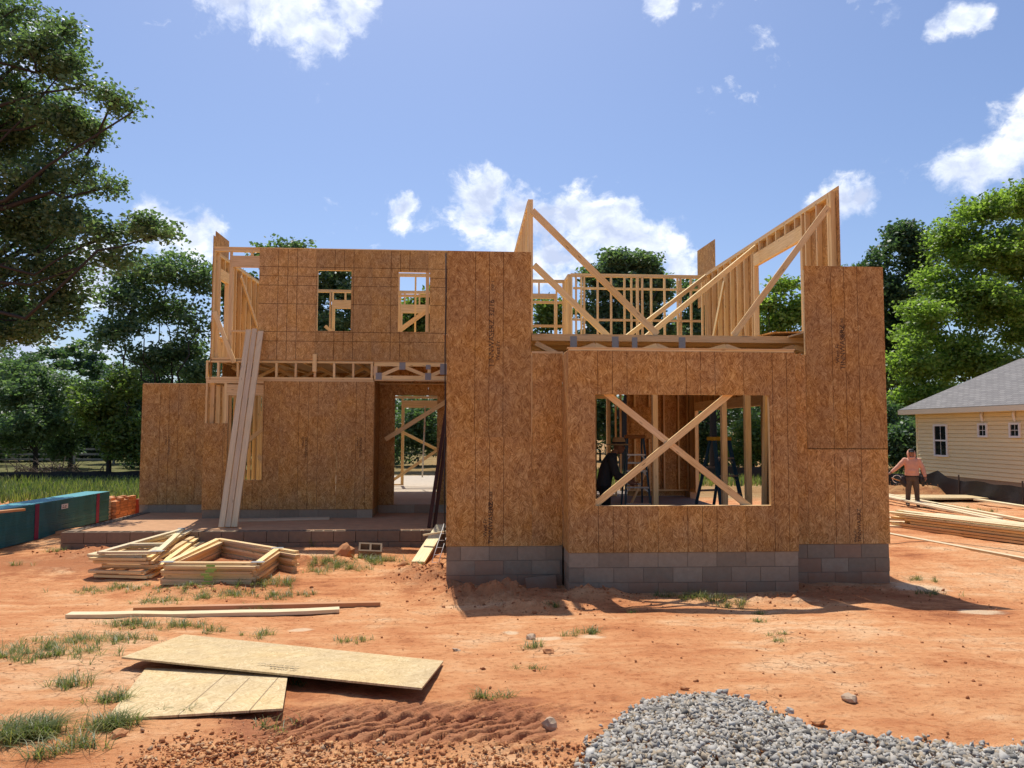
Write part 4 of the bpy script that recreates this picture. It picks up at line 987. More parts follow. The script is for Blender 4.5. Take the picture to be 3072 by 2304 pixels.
# planks leaning against the upper floor
for i, lb in enumerate(('tall plank leaning on the porch front, the one toward the teal stacks', 'middle one of three tall planks leaning on the porch front', 'tall plank leaning on the porch front, the one toward the doorway')):
    f = (i-1)*.122; tag(board('leaning_plank', None, (-4.56+f*.93, 14.67+.02*i, .40), (-4.58+f*1.04, 16.235, 4.36+(.05, .07, .02)[i]), (.108, .100, .115)[i], .038, EY, PINE_GREY), lb, 'plank')
lie('timber_board', -5.0, 15.75, -2.9, 16.12, .089, .038, PINE_GREY, 'grey board on the porch floor against the foundation', z0=.385, z1=.385)
lie('timber_board', -4.85, 15.66, -2.88, 16.0, .06, .03, PINE_GREY, 'thin grey board on the porch floor in front of another', z0=.385, z1=.385)
g0 = gnd(1258, 1692); tag(board('ramp_plank', None, (g0.x-.02, g0.y, H(g0.x, g0.y)+.03), (-.47, 14.35, .455), .22, .04, EZ, PINE_PALE), 'wide plank forming a ramp up to the porch beside the tower', 'plank')
DARKW = mat_pine('dark_wet_timber', (.05, .02, .014), (.10, .045, .03))
for i, (x0, x1, lb) in enumerate(((-.72, -.40, 'dark stained board leaning in the porch corner, farther from the tower'), (-.62, -.34, 'dark stained board leaning in the porch corner, closer to the tower'))):
    tag(board('leaning_board', None, (x0, 14.5+i*.1, .40), (x1, 16.2, 3.1), .07, .035, EY, DARKW), lb, 'board')
WIRE = mat_simple('white_wire', (.75, .73, .68), .4, 10, .05)
bm = bmesh.new(); A_, B_ = Vector((-.50, 12.2, .14)), Vector((-.34, 13.3, .62)); sd = Vector((.11, 0, 0))
for s in (-.5, .5): tube(bm, [A_+sd*s, B_+sd*s], .006, 5)
for k in range(6): tube(bm, [A_.lerp(B_, k/5.5)-sd*.5, A_.lerp(B_, k/5.5)+sd*.5], .005, 5)
tag(link('wire_reinforcement', bm_mesh('wire_reinforcement', bm), None, WIRE), 'white wire ladder reinforcement leaning beside the ramp plank', 'wire ladder')
lie('timber_board', -.75, 13.2, -.32, 13.1, .06, .03, PINE_PALE, 'short pale offcut jutting out beside the tower base', z0=.42, z1=.5)
# loose blocks
def loose_block(p, rot, label, hollow=True, sc=1):
    o = bpy.data.objects.new('concrete_block', hollow_mesh() if hollow else box_mesh(.43, .06, .25, BLOCK)); C.objects.link(o); o.location = p; o.rotation_euler = rot; return tag(o, label, 'block')
g = gnd(1110, 1668); loose_block((g.x, g.y, H(g.x, g.y)+.11), (RAD(38), RAD(4), RAD(8)), 'hollow concrete block tipped up below the porch')
g = at(1624, 1757, 10.55); loose_block((g.x, 10.56, g.z), (RAD(-12), RAD(-5), RAD(3)), 'solid grey slab block leaning between tower and bay', False)

# truss stacks
def truss_frame(P, segs, z, jit, label, group, mat, rgx, plates=()):
    c0 = Vector((sum(p[0] for p in P)/len(P), sum(p[1] for p in P)/len(P), z))
    root = tag(empty('roof_truss', c0), label, 'truss', group); root.rotation_euler = (RAD(jit[3]) if len(jit) > 3 else 0, 0, RAD(jit[2])); root.location = c0 + Vector((jit[0], jit[1], 0))
    for k, (i, j) in enumerate(segs):
        a = Vector((P[i][0], P[i][1], z+.0008*k)) - c0; b = Vector((P[j][0], P[j][1], z+.0008*k)) - c0
        board('chord' if k < 2 else 'web', root, a, b, .089, .0365, EZ, mat)
    for i in plates:
        p = Vector((P[i][0], P[i][1], z+.0222))-c0; board('nail_plate', root, p-Vector((.09, 0, 0)), p+Vector((.09, 0, 0)), .11, .003, EZ, STEEL)
    return root
ORD = ('topmost frame', 'second frame from the top', 'third frame from the top', 'fourth frame from the top', 'fourth frame from the bottom', 'third frame from the bottom', 'second frame from the bottom', 'lowest frame')
rgx = random.Random(4)
NEAT = []
PR = [(-4.25, 10.95), (-2.98, 10.84), (-2.98, 12.10), (-4.22, 13.25), (-2.62, 11.78)]
for k in range(8):
    z = H(-3.4, 11.3)+.03+k*.039
    NEAT.append(truss_frame(PR, [(0, 1), (3, 4), (0, 3), (1, 2)], z, (rgx.uniform(-.02, .02)+(.03 if k == 6 else 0), rgx.uniform(-.025, .025)-(.05 if k == 6 else 0), rgx.uniform(-.5, .5)+(1.5 if k == 7 else 0)),
                ORD[7-k]+' of the neat truss stack nearer the tower', 'roof trusses in the neat stack', PINE, rgx, (0, 1, 2) if k == 7 else ()))
PL = [(-5.45, 11.55), (-4.62, 11.50), (-5.12, 14.25), (-5.36, 12.35), (-4.82, 12.35)]
for k in range(8):
    z = H(-5.0, 11.6)+.04+k*.046
    truss_frame(PL, [(0, 2), (1, 2), (0, 1), (3, 4)], z, (rgx.uniform(-.12, .12), rgx.uniform(-.12, .12), rgx.uniform(-5, 3)-(7-k)*1.0, rgx.uniform(-.6, .8)),
                ORD[7-k]+' of the slipped truss stack nearer the teal panels', 'roof trusses in the slipped stack', PINE_PALE if k > 5 else PINE, rgx, (1, 2) if k == 7 else ())
GTAG = mat_simple('green_tag', (.32, .46, .10), .6, 10, .1)
for k in range(1, 8):
    x = rgx.uniform(-.05, .05)-.16; board('paper_tag', NEAT[k], (x-.06, -1.065-.0018, 0), (x+.06, -1.077-.0018, 0), .003, .03, EZ, GTAG)
# sheets lying in the foreground
def ground_sheet(px_pts, mat, label, name='osb_panel', lift=(.04, .04, .04, .04), slope=None):
    P = []
    for (px, py), l in zip(px_pts, lift):
        p = gnd(px, py, l); P.append(Vector((p.x, p.y, float(base_z(p.y))+l)))
    o_ = P[0]; ux = (P[1]-P[0]).normalized(); n_ = ux.cross(P[3]-P[0]).normalized(); uy = n_.cross(ux)
    loc = [((p-o_).dot(ux), (p-o_).dot(uy)) for p in P]
    bm = bmesh.new(); a_ = [bm.verts.new((x, y, 0)) for x, y in loc]; b_ = [bm.verts.new((x, y, -.013)) for x, y in loc]
    bm.faces.new(a_); bm.faces.new(b_[::-1])
    for i in range(4): j = (i+1) % 4; bm.faces.new((a_[i], b_[i], b_[j], a_[j]))
    bmesh.ops.recalc_face_normals(bm, faces=bm.faces[:])
    o = link(name, bm_mesh(name, bm), None, mat)
    o.matrix_world = Matrix(((ux.x, uy.x, n_.x, o_.x), (ux.y, uy.y, n_.y, o_.y), (ux.z, uy.z, n_.z, o_.z), (0, 0, 0, 1)))
    return tag(o, label, 'panel')
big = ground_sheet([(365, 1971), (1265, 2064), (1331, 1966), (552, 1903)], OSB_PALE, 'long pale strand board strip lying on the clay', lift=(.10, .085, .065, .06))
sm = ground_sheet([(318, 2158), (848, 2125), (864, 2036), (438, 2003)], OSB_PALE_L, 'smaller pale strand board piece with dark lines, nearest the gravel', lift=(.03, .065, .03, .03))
INK2 = mat_simple('faded_ink', (.20, .15, .09), .8, 60, .5)
_i = INK; INK = INK2
stamp(big, [('West Fr', 0, 0, 1.0), ('TINNWASERZ', -.16, .07, .8)], 1.25, .10, .07, 2)
INK = _i

# ------------------------------------------------------------------ teal panel stacks, bricks
def mat_teal(name, col):
    m, t, out = newmat(name); v, tc, r = objvec(t); z = t('ShaderNodeSeparateXYZ', {0: tc}).outputs[2]
    n = t.noise(t.mapping(tc, (.4, .4, 60)), 2.0, 3); c_ = t.mix(n, [x*.6 for x in col], [x*1.5 for x in col]); big_ = t.noise(t.mapping(v, (3, 3, 1)), 1.3, 2)
    c_ = t.mix(t.math('MULTIPLY', t.sstep(big_, .45, .6), .5), c_, [x*1.6 for x in col])
    finish(t, out, c_, .55, n, .4, .003, .35); return m
TEAL = mat_teal('teal_panel', (.022, .15, .165)); NAVY = mat_teal('navy_panel', (.012, .03, .10)); TEALTOP = mat_simple('teal_top', (.10, .33, .36), .5, 4, .15)
MAGENTA = mat_simple('magenta_stripe', (.24, .03, .08), .6, 20, .15); LABELM = mat_simple('paper_label', (.78, .78, .76), .6, 10, .05)
def panel_stack(x_face, y0, y1, h, mat, label, stripe=None, paper=None, z0=None, hw=.27):
    zb = (H(x_face, (y0+y1)/2) if z0 is None else z0)+.02
    root = tag(empty('panel_stack', (x_face-hw, (y0+y1)/2, zb)), label, 'panel stack'); rg2 = random.Random(int(y0*10)); L = y1-y0
    bm = bmesh.new(); n = int(h/.0125)
    for k in range(n):
        dx = rg2.uniform(-.006, .006); dy = rg2.uniform(-.006, .006); bm_box(bm, (-hw+dx, -L/2+dy, k*.0125), (hw+dx, L/2+dy, k*.0125+.0115))
    o = link('sheets', bm_mesh('sheets', bm), root, mat); o['kind'] = 'stuff'
    bm = bmesh.new(); bm_box(bm, (-hw, -L/2, n*.0125), (hw, L/2, n*.0125+.011)); link('top_sheet', bm_mesh('top_sheet', bm), root, TEALTOP)
    if stripe is not None:
        for s in stripe:
            bm = bmesh.new(); bm_box(bm, (hw+.006, s-.07, 0), (hw+.009, s+.07, n*.0125)); link('painted_stripe', bm_mesh('painted_stripe', bm), root, MAGENTA)
    if paper is not None:
        bm = bmesh.new(); bm_box(bm, (hw+.010, paper[0]-.13, paper[1]-.05), (hw+.013, paper[0]+.13, paper[1]+.05)); lab = link('paper_label', bm_mesh('paper_label', bm), root, LABELM)
        bm = bmesh.new()
        for (ya, yb_, za, zb2) in ((-.09, -.06, -.03, -.01), (-.05, -.02, -.03, -.01), (0, .06, -.03, -.012), (.02, .06, .0, .02), (-.09, -.03, .01, .02)): bm_box(bm, (hw+.014, paper[0]+ya, paper[1]+za), (hw+.0145, paper[0]+yb_, paper[1]+zb2))
        link('print', bm_mesh('print', bm), lab, INK)
    return root
panel_stack(-8.40, 13.50, 15.93, .70, TEAL, 'teal edged sheathing stack with magenta stripe, nearer the camera', (.52,), None)
panel_stack(-8.52, 16.02, 18.46, .67, TEAL, 'teal edged sheathing stack with white paper label, behind the other', (.66,), (-.78, .52))
panel_stack(-8.14, 11.0, 13.52, .62, NAVY, 'dark blue panel stack at the very edge of the picture')
lie('timber_board', -8.6, 13.1, -7.95, 14.0, .14, .04, PINE_RED, 'reddish board end resting above the dark blue stack', z0=.78, z1=.80)
BRICKM = mat_simple('orange_brick', (.58, .28, .135), .9, 12, .3, .4, .1, .5)
bs = tag(empty('brick_stack', (-8.95, 19.3, H(-8.9, 19.3))), 'stack of orange bricks behind the teal panel stacks', 'brick stack'); rg2 = random.Random(9)
for k in range(8):
    for i in range(5):
        for j in range(5):
            if k == 7 and rg2.random() < .4: continue
            y = -.45+j*.215; x = .42-i*.105
            if 0 < j < 4 and i > 0 and k < 6: continue
            p = Vector((x+rg2.uniform(-.012, .012), y+rg2.uniform(-.012, .012), .035+k*.066)); board('brick', bs, p-Vector((0, .10, 0)), p+Vector((0, .10, 0)), .095, .060, EZ, BRICKM)
CREAM = mat_simple('cream_wrap', (.62, .55, .42), .7, 8, .15); REDW = mat_simple('red_wrap', (.30, .06, .035), .6, 8, .2)
def crate(name, lo, hi, mat, label, cat):
    bm = bmesh.new(); c0 = ((lo[0]+hi[0])/2, (lo[1]+hi[1])/2, lo[2]); n = 9; h = (hi[2]-lo[2])/n; rg3 = random.Random(2)
    for k in range(n):
        j = rg3.uniform(-.012, .012); bm_box(bm, (lo[0]-c0[0]+j, lo[1]-c0[1]+j, k*h), (hi[0]-c0[0]+j, hi[1]-c0[1]+j, (k+1)*h-.004))
    o = link(name, bm_mesh(name, bm), None, mat); o.location = c0; o['kind'] = 'stuff'; return tag(o, label, cat)
for i in range(7):
    y = 19.9+.0*i; tag(board('siding_strip', None, (-9.35, 18.66-.0, .12+i*.075), (-8.62, 18.60, .12+i*.075), .30, .06, EZ, CREAM), 'cream wrapped strip in the bundle beside the brick stack', 'strip', 'cream strips beside the bricks')
for i in range(3): tag(board('red_carton', None, (-8.55, 20.2+i*.62, .25), (-8.0, 20.2+i*.62, .25), .55, .42, EZ, REDW), ('red wrapped carton nearest the bricks by the end wall', 'red wrapped carton in the middle behind the bricks', 'red wrapped carton farthest behind the bricks')[i], 'carton')
rg2 = random.Random(12)
for i in range(6):
    x = -9.9+i*.28; tag(board('timber_board', None, (x, 21.5+rg2.uniform(-.2, .2), .12+.05*(i % 3)), (x+.9, 24.4+rg2.uniform(-.3, .3), .14+.05*(i % 3)), .14, .04, EZ, PINE_PALE), 'pale board in the loose heap behind the brick stack', 'board', 'loose boards behind the bricks')

# ------------------------------------------------------------------ lumber beside the house
rg2 = random.Random(21)
d0 = Vector((1.05, -2.5, 0)).normalized(); n0 = Vector((-d0.y, d0.x, 0))
for k in range(6):
    for i in range(5):
        st = Vector((9.75, 16.3, 0)) + n0*(i*.16-.05+rg2.uniform(-.035, .035)) - d0*rg2.uniform(-.45, .45) + d0*(.25 if k < 2 else 0)
        L = rg2.uniform(4.5, 5.2); z = H(10.5, 14.5)+.05+k*.058; tw = rg2.uniform(-.10, .10)*(k > 3)
        en = st + d0*L + n0*tw
        tp = k == 5
        tag(board('timber_board', None, (st.x, st.y, z), (en.x, en.y, z+rg2.uniform(-.004, .004)), .14, .046 if k < 4 else .038, EZ, PINE if k < 4 else PINE_PALE),
            'board on top of the big lumber pile beside the tower' if tp else 'board inside the big lumber pile beside the tower', 'board', 'top boards of the lumber pile' if tp else 'inner boards of the lumber pile')
a = gnd(2655, 1604); b = gnd(3140, 1700)
lie('timber_board', a.x, a.y+.4, b.x, b.y, .14, .07, PINE_PALE, 'single long pale board on the clay in front of the lumber pile', z0=.07, z1=.09)
for i, (p0, p1, lb) in enumerate((((2640, 1492), (3120, 1575), 'long board running behind the lumber pile toward the worker'), ((2640, 1500), (3000, 1562), 'second long board crossing behind the lumber pile'), ((2660, 1512), (3150, 1600), 'long board lying closest behind the lumber pile'))):
    a = gnd(*p0); b = gnd(*p1); lie('timber_board', a.x, a.y, b.x, b.y, .16, .05, PINE_PALE, lb, z0=.12+.04*i, z1=.12)
a = gnd(2930, 1512); b = gnd(3200, 1545); lie('timber_board', a.x, a.y, b.x, b.y, .2, .05, PINE_PALE, 'pale board end lying in front of the silt fence', z0=.12, z1=.10)
for i in range(3):
    s_ = sheet('osb_panel', None, (14.15+.08*i, 23.1+.1*i, .10+i*.016), Vector((1, -.05*i, 0)), Vector((0.05*i, 1, 0)), 2.4, 1.2, OSB_PALE, .012)
    tag(s_, ('lowest strand board sheet on the ground behind the worker', 'middle strand board sheet on the ground behind the worker', 'top strand board sheet on the ground behind the worker')[i], 'panel')
for i in range(3):
    a = gnd(2640, 1560+i*14); lie('timber_board', a.x-.6, a.y+.6, a.x+.9, a.y-.1, .16, .05, PINE_PALE, ('short board poking out beside the tower, farthest', 'short board poking out beside the tower, middle', 'short board poking out beside the tower, nearest')[i])
CABLE = mat_simple('black_cable', (.02, .02, .02), .5, 10, .1)
bm = bmesh.new(); pts = [gnd(px, py) for px, py in ((2640, 1634), (2660, 1634), (2690, 1634), (2720, 1632), (2760, 1629), (2800, 1628), (2850, 1632), (2900, 1638), (2950, 1644), (3000, 1650), (3100, 1665))]
tube(bm, [(p.x, p.y, H(p.x, p.y)+.01) for p in pts], .0045, 6); tag(link('air_hose', bm_mesh('air_hose', bm), None, CABLE), 'thin black hose trailing over the clay past the tower', 'hose')
tag(sheet('osb_panel', None, at(2315, 1003, 11.6)+Vector((0, 0, .02)), Vector((1, .1, .04)), Vector((-.1, 1, 0)), 1.0, 1.2, OSB_PLAIN, .02), 'dark sheet lying on the upper deck edge below the side wall', 'panel')

bm = bmesh.new(); tube(bm, [(-.325, 10.69, 4.83), (-.318, 10.685, 4.2), (-.325, 10.69, 3.4), (-.312, 10.69, 2.4), (-.318, 10.69, 1.4), (-.30, 10.68, .5)], .009, 6)
tag(link('power_cord', bm_mesh('power_cord', bm), None, CABLE), 'black cord hanging down the porch side edge of the tower', 'cord')
bm = bmesh.new(); tube(bm, [at(1267, 1432, 21.9), at(1276, 1218, 21.9)], .022, 8); tag(link('white_pipe', bm_mesh('white_pipe', bm), None, WIRE), 'white pipe standing upright inside, seen through the doorway', 'pipe')
# ------------------------------------------------------------------ step ladders
LBLUE = mat_simple('blue_fibreglass', (.03, .10, .16), .5, 20, .2); LYEL = mat_simple('yellow_cap', (.70, .42, .04), .5, 20, .1); ALU = mat_simple('aluminium', (.60, .58, .55), .4, 30, .1, .1, .5, 0, .6)
def ladder(loc, rz, h, label, capmat):
    root = tag(empty('step_ladder', loc), label, 'ladder'); root.rotation_euler = (0, 0, rz)
    ft = lambda s, f: Vector((s*(.15+.11*f), -.06-.36*f, h*(1-f))); bk = lambda s, f: Vector((s*(.14+.08*f), .06+.50*f, h*(1-f)))
    for s in (-1, 1):
        board('front_rail', root, ft(s, .02), ft(s, 1), .032, .072, EY, LBLUE); board('rear_rail', root, bk(s, .02), bk(s, 1), .028, .05, EY, LBLUE)
    for f in (.20, .38, .56, .74, .90):
        board('step', root, ft(-1, f), ft(1, f), .085, .028, EZ, ALU)
        for s in (-1, 1): board('step_brace', root, ft(s, f+.05)-Vector((s*.012, 0, 0)), Vector((ft(s, f).x*.62, ft(s, f).y, ft(s, f).z-.015)), .015, .012, EY, ALU)
    for f in (.3, .55, .8): board('rear_bar', root, bk(-1, f), bk(1, f), .02, .035, EZ, ALU)
    bm = bmesh.new(); bm_box(bm, (-.19, -.11, h-.03), (.19, .11, h+.035)); bmesh.ops.bevel(bm, geom=bm.edges[:], offset=.012, segments=1, affect='EDGES'); link('top_cap', bm_mesh('top_cap', bm), root, capmat)
    return root
ladder((4.38, 12.75, .47), RAD(20), 1.66, 'blue step ladder with bright yellow cap inside the bay opening', LYEL)
ladder((3.20, 14.1, .47), RAD(-4), 1.68, 'blue step ladder with orange cap in the dark beside the hatted worker', mat_simple('orange_cap', (.42, .17, .04), .5, 20, .1))

# ------------------------------------------------------------------ people
def remeshed(name, build, parent, mat, voxel=.014, smooth=3):
    bm = bmesh.new(); build(bm); me = bm_mesh('tmp', bm); o = bpy.data.objects.new('tmp', me); C.objects.link(o)
    md = o.modifiers.new('r', 'REMESH'); md.mode = 'VOXEL'; md.voxel_size = voxel
    sm_ = o.modifiers.new('s', 'SMOOTH'); sm_.iterations = smooth; sm_.factor = .5
    dg = bpy.context.evaluated_depsgraph_get(); me2 = bpy.data.meshes.new_from_object(o.evaluated_get(dg)); bpy.data.objects.remove(o)
    me2.polygons.foreach_set('use_smooth', np.ones(len(me2.polygons), bool)); me2.materials.clear()
    return link(name, me2, parent, mat)
def ell(bm, c_, r, n=14, m_=10):
    rings = []
    for i in range(1, m_):
        a = math.pi*i/m_; rings.append([bm.verts.new((c_[0]+r[0]*math.sin(a)*math.cos(2*math.pi*k/n), c_[1]+r[1]*math.sin(a)*math.sin(2*math.pi*k/n), c_[2]+r[2]*math.cos(a))) for k in range(n)])
    t_ = bm.verts.new((c_[0], c_[1], c_[2]+r[2])); b_ = bm.verts.new((c_[0], c_[1], c_[2]-r[2]))
    for i in range(len(rings)-1):
        for k in range(n): bm.faces.new((rings[i][k], rings[i+1][k], rings[i+1][(k+1) % n], rings[i][(k+1) % n]))
    for k in range(n): bm.faces.new((t_, rings[0][k], rings[0][(k+1) % n])); bm.faces.new((b_, rings[-1][(k+1) % n], rings[-1][k]))
def loft(bm, secs, n=16):
    """secs: (centre, rx, ry) stacked along z."""
    rings = [[bm.verts.new((c_[0]+rx*math.cos(2*math.pi*k/n), c_[1]+ry*math.sin(2*math.pi*k/n), c_[2])) for k in range(n)] for c_, rx, ry in secs]
    for a, b in zip(rings[:-1], rings[1:]):
        for k in range(n): bm.faces.new((a[k], a[(k+1) % n], b[(k+1) % n], b[k]))
    bm.faces.new(rings[0][::-1]); bm.faces.new(rings[-1])
def hand(bm, wrist, d, side):
    """palm and five curled fingers running from the wrist along d."""
    wrist = Vector(wrist); d = Vector(d).normalized(); s = Vector(side); s = (s-d*s.dot(d)).normalized(); n_ = d.cross(s)
    tube(bm, [wrist-d*.03, wrist+d*.02, wrist+d*.085], [.027, .033, .036], 8)
    for i, L in enumerate((.062, .072, .068, .052)):
        b = wrist + d*.075 + s*(i-1.5)*.019; tube(bm, [b, b+d*L*.5+n_*.006, b+d*L*.85+n_*.024, b+d*L*.9+n_*.045], [.0105, .010, .0095, .008], 6)
    b = wrist + d*.03 - s*.03; tube(bm, [b, b-s*.03+d*.025+n_*.01, b-s*.03+d*.06+n_*.02], [.012, .011, .009], 6)
def head(bm, c_):
    x, y, z = c_; ell(bm, (x, y, z+.02), (.075, .092, .105)); ell(bm, (x, y-.025, z-.045), (.055, .06, .065)); ell(bm, (x, y-.092, z-.005), (.014, .022, .024), 8, 6)
    for s in (-1, 1): ell(bm, (x+s*.076, y+.01, z), (.012, .022, .032), 8, 6)
    ell(bm, (x, y-.078, z-.052), (.025, .012, .009), 8, 6); ell(bm, (x, y-.082, z+.028), (.05, .014, .010), 8, 6)
SKIN = mat_simple('skin', (.30, .15, .09), .55, 30, .15); SALMON = mat_simple('salmon_fleece', (.70, .37, .25), .9, 14, .12, .4, .1)
TROUS = mat_simple('brown_trousers', (.135, .095, .065), .9, 16, .25, .5, .1); BOOT = mat_simple('boot_leather', (.13, .09, .06), .8, 20, .3); BLACK = mat_simple('black_cloth', (.018, .018, .02), .75, 20, .3); LEATHER = mat_simple('dark_leather', (.035, .03, .028), .6, 20, .3)
def person_standing(loc, rz):
    P = tag(empty('person', loc), 'person in salmon hoodie, dark cap and tool belt standing by the lumber pile', 'person'); P.rotation_euler = (0, 0, rz)
    R_, E_, W_ = Vector((-.185, .0, 1.40)), Vector((-.37, -.02, 1.20)), Vector((-.57, -.08, 1.03))
    L_, F_, G_ = Vector((.185, .0, 1.40)), Vector((.30, .0, 1.15)), Vector((.345, -.08, .91))
    def body(bm):
        head(bm, (0, -.03, 1.615)); tube(bm, [(0, 0, 1.40), (0, -.005, 1.50), (0, -.01, 1.58)], [.075, .058, .056], 10)
        loft(bm, [((0, 0, .85), .13, .09), ((0, 0, 1.1), .13, .09), ((0, 0, 1.35), .15, .09), ((0, 0, 1.44), .10, .07)])
        for a, b, c_ in ((R_, E_, W_), (L_, F_, G_)): tube(bm, [a, b, c_], [.05, .04, .03], 8)
        hand(bm, W_, W_-E_, (0, -1, .3)); hand(bm, G_, G_-F_, (0, -1, 0))
        for s in (-1, 1): tube(bm, [(s*.085, 0, .92), (s*.11, -.02, .5), (s*.13, .01, .08)], [.075, .055, .045], 8)
    remeshed('body', body, P, SKIN, .010, 2)
    def hood(bm):
        loft(bm, [((0, 0, .90), .185, .125), ((0, 0, .95), .200, .140), ((0, 0, 1.10), .190, .135), ((0, 0, 1.28), .205, .140), ((0, 0, 1.39), .195, .120), ((0, .005, 1.45), .12, .10), ((0, .01, 1.50), .10, .10)])
        for a, b, c_ in ((R_, E_, W_), (L_, F_, G_)): tube(bm, [a+Vector((0, 0, -.02)), a.lerp(b, .5), b, b.lerp(c_, .5), c_], [.085, .078, .068, .06, .045], 12); ell(bm, a, (.085, .085, .08))
        ell(bm, (0, .045, 1.60), (.125, .085, .15)); ell(bm, (-.085, -.01, 1.56), (.035, .07, .12)); ell(bm, (.085, -.01, 1.56), (.035, .07, .12)); ell(bm, (0, -.05, 1.475), (.10, .07, .035)); ell(bm, (0, -.10, 1.08), (.12, .055, .085))
    remeshed('hoodie', hood, P, SALMON, .013, 3)
    def tr(bm):
        loft(bm, [((0, 0, .78), .15, .115), ((0, 0, .86), .175, .125), ((0, 0, .94), .165, .115)])
        for s in (-1, 1): tube(bm, [(s*.085, 0, .86), (s*.095, -.01, .7), (s*.115, -.025, .48), (s*.125, -.01, .28), (s*.135, .0, .075)], [.105, .098, .078, .07, .068], 12)
    remeshed('trousers', tr, P, TROUS, .013, 3)
    for s in (-1, 1): remeshed('boot', lambda bm: (tube(bm, [(s*.135, .01, .14), (s*.135, .0, .05)], [.055, .055], 10), ell(bm, (s*.14, -.07, .04), (.05, .13, .045))), P, BOOT, .012, 2)
    def capb(bm): ell(bm, (0, -.025, 1.675), (.088, .100, .075)); ell(bm, (0, -.125, 1.655), (.065, .075, .012))
    remeshed('cap', capb, P, BLACK, .009, 2)
    def belt(bm):
        loft(bm, [((0, 0, .90), .195, .135), ((0, 0, .94), .20, .14)])
        for c_, r in (((-.26, -.02, .78), (.085, .07, .15)), ((-.20, -.03, .68), (.07, .06, .10)), ((.25, -.02, .80), (.07, .07, .14)), ((.30, .02, .70), (.05, .06, .10))): ell(bm, c_, r)
    tb = remeshed('tool_belt', belt, P, LEATHER, .014, 2)
    bm = bmesh.new(); tube(bm, [(-.58, -.10, .86), (-.44, -.09, .80), (-.34, -.08, .77)], .016, 8); link('hammer_handle', bm_mesh('hammer_handle', bm), tb, mat_simple('handle_wood', (.62, .30, .10), .5, 10, .1))
    bm = bmesh.new(); tube(bm, [(-.34+.12*math.cos(a)-.08, -.06, .82+.12*math.sin(a)) for a in np.linspace(.2, 4.6, 14)], .009, 6); link('hose_loop', bm_mesh('hose_loop', bm), tb, WIRE)
    return P
g = at(2738, 1500, 21.8); pz = H(g.x, 21.8)
pp = person_standing((g.x, 21.8, pz), RAD(-24)); pp.scale = (.985, .985, .985)
STRAW = mat_simple('straw', (.42, .27, .12), .8, 40, .25); GREYS = mat_simple('dark_grey_shirt', (.045, .048, .052), .9, 14, .2)
def person_hat(loc, rz):
    P = tag(empty('person', loc), 'person in straw hat and dark shirt bending forward inside the bay', 'person'); P.rotation_euler = (0, 0, rz)
    A_, B_, C_ = Vector((-.18, -.14, 1.30)), Vector((-.20, -.20, 1.02)), Vector((-.12, -.44, .90)); D_, E_, F_ = Vector((.18, -.14, 1.30)), Vector((.20, -.22, 1.02)), Vector((.14, -.46, .92))
    def body(bm):
        head(bm, (0, -.26, 1.50)); tube(bm, [(0, -.13, 1.32), (0, -.18, 1.40), (0, -.23, 1.46)], [.075, .058, .056], 10)
        loft(bm, [((0, 0, .85), .13, .09), ((0, -.05, 1.1), .13, .09), ((0, -.12, 1.33), .14, .08)])
        for a, b, c_ in ((A_, B_, C_), (D_, E_, F_)): tube(bm, [a, b, c_], [.05, .042, .03], 8); hand(bm, c_, c_-b, (1, 0, 0))
        for s in (-1, 1): tube(bm, [(s*.085, 0, .92), (s*.10, -.03, .5), (s*.10, .01, .08)], [.075, .055, .045], 8)
    remeshed('body', body, P, SKIN, .010, 2)
    def shirt(bm):
        loft(bm, [((0, .01, .80), .175, .13), ((0, -.01, .95), .18, .135), ((0, -.05, 1.12), .185, .14), ((0, -.10, 1.27), .20, .135), ((0, -.13, 1.36), .16, .10), ((0, -.15, 1.41), .08, .08)])
        for a, b in ((A_, B_), (D_, E_)): tube(bm, [a, a.lerp(b, .5), b], [.085, .078, .065], 12); ell(bm, a, (.085, .085, .08))
        for b, c_ in ((B_, C_), (E_, F_)): tube(bm, [b, b.lerp(c_, .6)], [.065, .052], 10)
    remeshed('shirt', shirt, P, GREYS, .013, 3)
    def tr(bm):
        loft(bm, [((0, .01, .74), .15, .12), ((0, .01, .85), .17, .125)])
        for s in (-1, 1): tube(bm, [(s*.085, 0, .84), (s*.095, -.02, .68), (s*.10, -.035, .48), (s*.10, -.01, .28), (s*.105, .0, .07)], [.105, .098, .078, .07, .068], 12)
    remeshed('trousers', tr, P, BLACK, .013, 3)
    for s in (-1, 1): remeshed('boot', lambda bm: (tube(bm, [(s*.105, .01, .14), (s*.105, .0, .05)], [.055, .055], 10), ell(bm, (s*.11, -.07, .04), (.05, .13, .045))), P, BOOT, .012, 2)
    bm = bmesh.new(); loft(bm, [((0, -.26, 1.545), .205, .225), ((0, -.26, 1.56), .20, .22), ((0, -.26, 1.57), .098, .118), ((0, -.26, 1.64), .090, .108), ((0, -.26, 1.68), .07, .085)], 24); ht = link('straw_hat', bm_mesh('straw_hat', bm), P, STRAW)
    bm = bmesh.new(); loft(bm, [((0, -.26, 1.572), .100, .120), ((0, -.26, 1.60), .098, .118)], 24); link('hat_band', bm_mesh('hat_band', bm), ht, BLACK)
    return P
person_hat((2.40, 13.0, .47), RAD(80))

